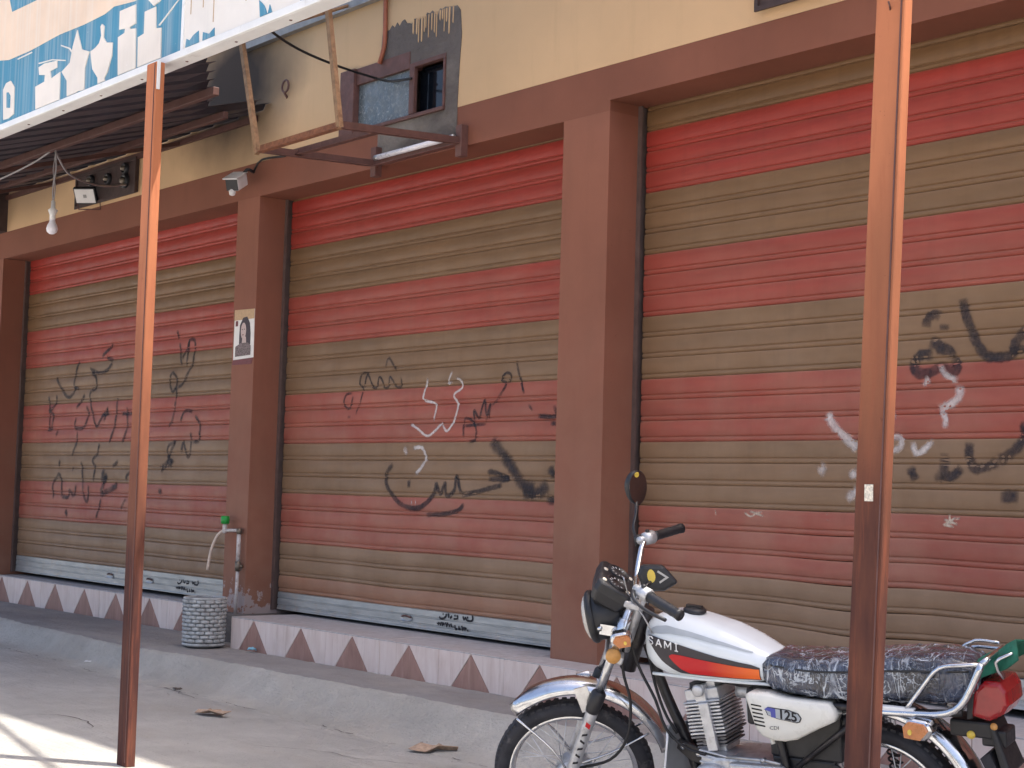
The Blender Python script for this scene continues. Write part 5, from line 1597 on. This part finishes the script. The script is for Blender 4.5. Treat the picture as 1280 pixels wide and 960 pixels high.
# seat under its plastic wrap
b = MB(); rings = []
top_ = [(.37, .806), (.34, .822), (.25, .822), (.10, .830), (-.07, .855), (-.20, .866), (-.30, .866), (-.345, .855), (-.375, .82)]
bot_ = [(.37, .72), (.335, .694), (.16, .684), (.05, .686), (-.11, .696), (-.32, .710), (-.375, .755)]
for i in range(46):
    x = .365 - .735 * i / 45
    zt, zb = interp(top_, x), interp(bot_, x)
    hw = .132 * min(1, .72 + 2.2 * (.37 - x)) * min(1, .62 + 3.2 * (x + .375))
    ring = []
    for k in range(20):
        a = 2 * math.pi * k / 20
        cy, sz = math.cos(a), math.sin(a)
        e = 0.52
        y = hw * math.copysign(abs(cy) ** e, cy)
        z = (zt + zb) / 2 + (zt - zb) / 2 * math.copysign(abs(sz) ** e, sz)
        wr = 0.0035 * math.sin(i * 1.9 + k * 2.3) * math.sin(k * .7 + i * .31)
        ring.append((x, y + wr * cy * 1.5, z + wr * sz))
    rings.append(ring)
b.loft(rings)
seat = bp(b, 'seat', 'wrap')
b = MB()
for s in (-1, 1):
    b.tube(catmull([(x, s * .131 * min(1, .72 + 2.2 * (.37 - x)) * min(1, .62 + 3.2 * (x + .375)), interp(bot_, x) * .35 + interp(top_, x) * .65 + .012) for x in (.33, .2, .1, 0, -.1, -.2, -.3, -.345)], .03), .0035, 6)
bp(b, 'piping', 'black_plastic', seat)

# side covers
SC = [(.415, .690), (.398, .700), (.337, .702), (.264, .692), (.112, .688), (.094, .667), (.088, .645), (.094, .628), (.148, .600), (.231, .553), (.272, .543), (.313, .542), (.358, .553), (.378, .574), (.392, .615), (.408, .665)]
for s in (1, -1):
    b = MB()
    cx_, cz_ = .25, .63
    b.loft([[(cx_ + (x - cx_) * k, s * y, cz_ + (z - cz_) * k) for x, z in SC] for y, k in ((.085, .99), (.135, 1.0), (.146, .97), (.152, .88), (.154, .5))], smooth=True)
    sc_ = bp(b, 'side_cover', 'cover')
    for i in range(6):
        x0, z0_ = .388 - i * .0022, .664 - i * .0134
        b = MB(); b.prism([(x0, z0_), (x0 - .038, z0_ - .003), (x0 - .039, z0_ - .0075), (x0 - .001, z0_ - .0045)], lambda u, v, d: (u, s * d, v), .147, .1545)
        bp(b, 'vent_slot', 'black_gap', sc_)
    if s > 0:
        q = lambda u, v, d: (u, d, v)
        ov = [(.336, .652), (.325, .660), (.25, .657), (.215, .648), (.204, .632), (.210, .619), (.222, .615), (.29, .622), (.327, .632)]
        b = MB(); b.prism(ov, q, .150, .1565); bg_ = bp(b, 'badge_plate', 'frame_black', sc_)
        cxo, czo = sum(p_[0] for p_ in ov) / len(ov), sum(p_[1] for p_ in ov) / len(ov)
        b = MB(); b.prism([(cxo + (u - cxo) * .94, czo + (v - czo) * .86) for u, v in ov], q, .1560, .1575); bp(b, 'badge_face', 'decal_grey', bg_)
        b = MB(); b.prism([(.338, .651), (.325, .659), (.297, .656), (.296, .626), (.312, .627), (.314, .645)], q, .1572, .1586); bp(b, 'badge_blue', 'decal_blue', bg_)
        vs, fs = text_mesh('125', 0.03)
        wm = max(v.x for v in vs); k_ = .068 / wm
        b = MB(); b.add([(.287 - v.x * k_, .1588, .627 - (v.x * k_) * .10 + v.y * k_ * .95) for v in vs], fs); bp(b, 'badge_number', 'ink', bg_)
        vs, fs = text_mesh('CDI', 0.0)
        wm = max(v.x for v in vs); k_ = .034 / wm
        b = MB(); b.add([(.322 - v.x * k_, .1560, .583 + (v.x * k_) * .10 + v.y * k_ * .8) for v in vs], fs); bp(b, 'small_lettering', 'ink', sc_)
    b = MB(); b.tube([(.335, s * .12, .548), (.325, s * .125, .525)], .008, 8); bp(b, 'peg', 'cover', sc_)

# frame
b = MB()
b.tube(catmull([(.865, 0, .80), (.80, 0, .62), (.72, 0, .45), (.66, 0, .28), (.55, 0, .22)], .05), 0.019, 12)
b.tube(catmull([(.88, 0, .86), (.62, 0, .72), (.40, 0, .68)], .06), 0.020, 10)
for s in (-1, 1):
    b.tube(catmull([(.42, .05 * s, .69), (.2, .10 * s, .675), (-.1, .11 * s, .675), (-.32, .10 * s, .69)], .06), 0.012, 10)
    b.tube(catmull([(.36, .08 * s, .68), (.30, .09 * s, .45), (.28, .09 * s, .28)], .05), 0.014, 10)
    b.tube(catmull([(.30, .09 * s, .30), (.55, .06 * s, .20)], .05), 0.013, 10)
    b.tube([(-.02, .11 * s, .675), (.25, .10 * s, .45)], 0.010, 8)
bp(b, 'frame', 'frame_black')
b = MB(); b.tube([(.955, 0, .70), (.86, 0, .93)], 0.030, 14); bp(b, 'steering_head', 'frame_black')
b = MB()
for s in (-1, 1):
    b.prism([(.735, .475), (.665, .455), (.60, .42), (.61, .39), (.69, .40), (.745, .44)], lambda u, v, d: (u, d * s, v), .03, .045)
em = bp(b, 'engine_mount', 'frame_black', bevel=.003)
for x, z in ((.715, .452), (.655, .432)):
    b = MB(); b.lathe([(.012, 0), (.012, .008), (.007, .012), (0, .012)], (x, .045, z), (0, 1, 0), 8); bp(b, 'bolt', 'chrome', em)
b = MB()
for s in (-1, 1):
    b.bar((.30, .10 * s, .30), (0, .095 * s, .30), .025, .04)
bp(b, 'swing_arm', 'frame_black', bevel=.004)

# engine
tl = R(12)
up_ = Vector((math.sin(tl) * .9, 0, math.cos(tl))).normalized()
fx_ = Vector((up_.z, 0, -up_.x))
ec = Vector((.585, 0, .46))
b = MB(); b.obox(ec + up_ * .085, fx_, (0, 1, 0), up_, .045, .055, .10); cyl = bp(b, 'cylinder', 'alu', bevel=.006)
for i in range(13):
    b = MB()
    k = 1.0 if i > 2 else .86
    b.obox(ec + up_ * (.012 + i * .0125), fx_, (0, 1, 0), up_, .070 * k, .080 * k, .0034)
    bp(b, 'cooling_fin', 'alu' if i > 3 else 'fin_dark', cyl, bevel=.001)
b = MB()
b.obox(ec + up_ * .195, fx_, (0, 1, 0), up_, .066, .066, .020)
b.obox(ec + up_ * .172, fx_, (0, 1, 0), up_, .074, .08, .004)
b.obox(ec + up_ * .222 - fx_ * .004, fx_, (0, 1, 0), up_, .048, .05, .016)
hd_ = bp(b, 'cylinder_head', 'alu', bevel=.008)
b = MB()
b.obox(ec + up_ * .085 + Vector((0, .083, 0)) + fx_ * -.012, fx_, (0, 1, 0), up_, .020, .010, .085)
b.obox(ec + up_ * .20 + Vector((0, .066, 0)), fx_, (0, 1, 0), up_, .022, .014, .03)
b.lathe([(.022, 0), (.022, .012), (.012, .016), (0, .016)], ec + up_ * .212 + Vector((0, .078, 0)), (0, 1, 0), 16)
bp(b, 'pushrod_cover', 'alu', hd_, bevel=.004)
b = MB(); b.tube(catmull([ec + up_ * .20 + fx_ * .02 + Vector((0, .065, 0)), ec + up_ * .235 + fx_ * .035 + Vector((0, .06, 0)), Vector((.56, .03, .70))], .02), .007, 8)
bp(b, 'plug_lead', 'black_plastic', hd_)
b = MB()
b.obox((.565, .05, .405), (1, 0, .12), (0, 1, 0), (-.12, 0, 1), .058, .045, .038)
for i in range(5):
    b.obox((.565, .05, .375 + .02 * i), (1, 0, .12), (0, 1, 0), (-.12, 0, 1), .062, .049, .0035)
bp(b, 'lower_cylinder_block', 'alu', cyl, bevel=.005)
b = MB(); b.tube(catmull([(.515, -.01, .655), (.47, .0, .66), (.435, .0, .645)], .02), .024, 12); b.obox((.43, .015, .62), (1, 0, 0), (0, 1, 0), (0, 0, 1), .03, .035, .045)
cb = bp(b, 'carburettor', 'alu', bevel=.005)
b = MB(); b.tube(catmull([(.44, .02, .66), (.40, .01, .64), (.35, 0, .63)], .02), .032, 12); bp(b, 'air_duct', 'black_plastic', cb)
b = MB()
b.prism([(.66, .30), (.64, .40), (.56, .445), (.42, .455), (.30, .44), (.235, .38), (.24, .29), (.34, .225), (.58, .22)], lambda u, v, d: (u, d, v), -.11, .10)
cc_ = bp(b, 'crankcase', 'alu', bevel=.012)
b = MB(); b.lathe([(.088, 0), (.086, .02), (.074, .030), (.068, .024), (.05, .028), (.045, .034), (0, .036)], (.575, .10, .335), (0, 1, 0), 36); bp(b, 'generator_cover', 'alu', cc_)
b = MB(); b.prism([(.50, .44), (.30, .45), (.245, .40), (.26, .31), (.42, .30), (.50, .36)], lambda u, v, d: (u, d, v), .10, .128); bp(b, 'sprocket_cover', 'alu', cc_, bevel=.01)
b = MB(); b.tube([(.50, .135, .462), (.36, .135, .468), (.30, .132, .46)], .006, 8); b.lathe([(0, -.01), (.009, -.008), (.009, .012), (0, .014)], (.36, .135, .468), (0, 1, 0), 10); bp(b, 'clutch_arm', 'steel', cc_)

# pale splash panel between the front wheel and the engine
b = MB()
vs = []
for i in range(9):
    t = i / 8
    z = .515 - .27 * t
    for k in range(7):
        u = -1 + k / 3
        vs.append((.745 + .035 * (1 - u * u) + .04 * t, u * .105, z - .02 * u * u))
b.add(vs, [(i * 7 + k, (i + 1) * 7 + k, (i + 1) * 7 + k + 1, i * 7 + k + 1) for i in range(8) for k in range(6)], 0, True)
sp_ = bp(b, 'splash_panel', 'decal_grey')
s_ = sp_.modifiers.new('thickness', 'SOLIDIFY'); s_.thickness = .004
b = MB(); b.tube([vs[k] for k in range(7)], .004, 6); b.tube([vs[i * 7 + 6] for i in range(9)], .004, 6)
bp(b, 'panel_edge', 'letter_white', sp_)

# battery box and inner guards fill the space behind the side covers
b = MB(); b.box(.10, .36, -.08, .08, .47, .69); b.prism([(.12, .47), (.36, .47), (.34, .40), (.30, .36), (.22, .38)], lambda u, v, d: (u, d, v), -.075, .075)
bp(b, 'battery_box', 'black_plastic', bevel=.008)
b = MB(); b.box(.375, .455, -.05, .06, .56, .69); bp(b, 'air_filter_box', 'black_plastic', bevel=.012)
arc_guard((0.0, 0, 0.315), 0.350, 18, 75, 0.066, 0.055, 'inner_mudguard', 'black_plastic', False, 16, False)
b = MB(); b.prism([(.28, .40), (.22, .47), (.12, .46), (.05, .40), (.02, .34), (.10, .30), (.28, .30)], lambda u, v, d: (u, d, v), .06, .074); bp(b, 'frame_gusset', 'frame_black', bevel=.004)

# exhaust, chain guard, stand, pegs
b = MB(); b.tube(catmull([(.64, -.02, .60), (.72, -.05, .56), (.75, -.09, .42), (.66, -.13, .24), (.45, -.16, .22), (.2, -.17, .26)], .04), .017, 12); b.tube(catmull([(.2, -.17, .26), (.12, -.175, .275), (-.45, -.185, .36)], .05), [.02] + [.034] * 60 if False else .032, 14)
bp(b, 'exhaust', 'chrome')
b = MB(); b.prism([(.30, .40), (.0, .40), (-.09, .33), (-.08, .25), (.0, .235), (.30, .26)], lambda u, v, d: (u, d, v), .075, .105); bp(b, 'chain_case', 'frame_black', bevel=.01)
b = MB(); b.tube([(.34, .10, .22), (.30, .19, .035)], .010, 8); b.obox((.297, .196, .022), (1, 0, 0), (0, 1, 0), (0, 0, 1), .03, .02, .006)
bp(b, 'side_stand', 'frame_black')
b = MB()
for s in (-1, 1):
    b.tube([(.42, .10 * s, .24), (.42, .22 * s, .24)], .016, 10)
bp(b, 'foot_pegs', 'black_plastic')
for s in (-1, 1):
    b = MB(); b.tube([(.03, .125 * s, .66), (-.02, .125 * s, .32)], .011, 10); b.tube([(.03, .125 * s, .665), (.012, .125 * s, .54)], .026, 14); b.lathe([(.016, -.012), (.016, .012), (0, .014)], (.034, .13 * s, .668), (0, s, 0), 12)
    sh_ = bp(b, 'shock_absorber', 'chrome')
    b = MB()
    q0, q1 = Vector((.012, .125 * s, .54)), Vector((-.015, .125 * s, .35))
    n = 90
    b.tube([q0.lerp(q1, i / n) + Vector((math.cos(i * .55) * .022, math.sin(i * .55) * .022, 0)) for i in range(n + 1)], .0042, 6)
    bp(b, 'spring', 'frame_black', sh_)

# control cables
for pts in ([(.93, .12, 1.05), (.90, .10, .90), (.93, .075, .72), (.90, .085, .60), (.92, .09, .47), (1.0, .085, .38), (1.14, .08, .33)],
            [(.90, .09, .90), (.87, .07, .74), (.80, .08, .62), (.76, .085, .52), (.69, .08, .46), (.60, .10, .45)],
            [(.89, -.06, .95), (.84, .03, .74), (.79, .045, .58), (.73, .06, .50)]):
    b = MB(); b.tube(catmull(pts, .03), .0055, 7); bp(b, 'control_cable', 'cable')
b = MB(); b.tube(catmull([(.86, .15, 1.07), (.85, .135, 1.0), (.80, .13, .93), (.775, .118, .87)], .02), .003, 6); bp(b, 'thin_cable', 'steel')

# rear end
arc_guard((0.0, 0, 0.315), 0.375, 22, 178, 0.062, 0.045, 'rear_mudguard', 'chrome', False)
b = MB(); b.box(-.40, -.26, -.055, .055, .60, .655); b.box(-.44, -.36, -.05, .05, .575, .63)
b.add([(-.40, -.06, .66), (-.40, .06, .66), (-.46, .075, .50), (-.46, -.075, .50), (-.385, -.06, .65), (-.385, .06, .65), (-.43, .075, .49), (-.43, -.075, .49)], [(0, 1, 2, 3), (7, 6, 5, 4), (0, 4, 5, 1), (1, 5, 6, 2), (2, 6, 7, 3), (3, 7, 4, 0)])
tb_ = bp(b, 'tail_bracket', 'black_plastic', bevel=.008)
b = MB(); b.lathe([(.014, 0), (.012, .006), (0, .008)], (-.33, .056, .61), (0, 1, 0), 12); bp(b, 'side_dot', 'yellow', tb_)
b = MB(); b.lathe([(.012, 0), (.010, .006), (0, .008)], (-.405, .058, .645), (0, 1, 0), 12); bp(b, 'amber_dot', 'amber_disc', tb_)
TL = [(-.338, .675), (-.352, .765), (-.385, .795), (-.44, .795), (-.458, .765), (-.462, .72), (-.445, .69), (-.40, .662)]
b = MB(); b.loft([[(-.40 + (x + .40) * k, y, .73 + (z - .73) * k) for x, z in TL] for y, k in ((-.085, .8), (-.075, .96), (-.04, 1.0), (.04, 1.0), (.075, .96), (.085, .8))], smooth=False)
tl_ = bp(b, 'tail_lamp', 'red_lens', bevel=.006)
b = MB(); b.prism([(-.325, .665), (-.335, .79), (-.36, .80), (-.345, .668)], lambda u, v, d: (u, d, v), -.08, .08); bp(b, 'lamp_base', 'black_plastic', tl_, bevel=.004)
for s in (1, -1):
    b = MB(); b.tube(catmull([(-.03, .14 * s, .678), (-.17, .142 * s, .684), (-.255, .142 * s, .690), (-.310, .138 * s, .708), (-.343, .13 * s, .746), (-.372, .12 * s, .808), (-.392, .11 * s, .856)], .025), .0125, 10)
    gr = bp(b, 'grab_rail', 'chrome')
    b = MB(); b.tube(catmull([(-.151, .142 * s, .695), (-.20, .142 * s, .76), (-.250, .142 * s, .825), (-.283, .14 * s, .845), (-.33, .13 * s, .850), (-.392, .11 * s, .854)], .025), .0075, 8); bp(b, 'brace', 'chrome', gr)
    b = MB(); b.box(-.18, -.05, .128 * s if s > 0 else -.150, .150 if s > 0 else -.128, .672, .702); bp(b, 'clamp_plate', 'letter_white', gr, bevel=.004)
b = MB(); b.tube(catmull([(-.392, .11, .855), (-.41, .05, .872), (-.41, -.05, .872), (-.392, -.11, .855)], .03), .010, 8)
b.tube(catmull([(-.44, .06, .80), (-.425, .075, .855), (-.475, .06, .885)], .02), .006, 8)
b.tube(catmull([(-.25, -.10, .845), (-.30, -.11, .875), (-.38, -.11, .873)], .02), .006, 8)
bp(b, 'rear_carrier', 'chrome')
# green cloth tied over the carrier
b = MB(); vs = []
for i in range(11):
    t = i / 10
    for k in range(7):
        u = -1 + k / 3
        vs.append((-.335 - .15 * t + .01 * math.sin(5 * u), u * (.085 - .02 * t) + .012 * math.sin(9 * t), .812 + .085 * t + .022 * (1 - u * u) + .007 * math.sin(7 * u + 6 * t) - .03 * abs(u) ** 3))
b.add(vs, [(i * 7 + k, (i + 1) * 7 + k, (i + 1) * 7 + k + 1, i * 7 + k + 1) for i in range(10) for k in range(6)], 0, True)
gc = b.build('green_cloth', 'green_cloth')
s_ = gc.modifiers.new('thickness', 'SOLIDIFY'); s_.thickness = .006
gc.matrix_world = MC.matrix_world.copy()
tag(gc, 'green cloth tied over the rear carrier of the motorcycle', 'cloth')
for s in (1, -1):
    signal(-.215, .19, .652, s, False, 1)
b = MB(); b.prism([(-.36, .54), (-.42, .42), (-.45, .43), (-.39, .56)], lambda u, v, d: (u, d, v), -.07, .07); bp(b, 'mud_flap', 'rubber')
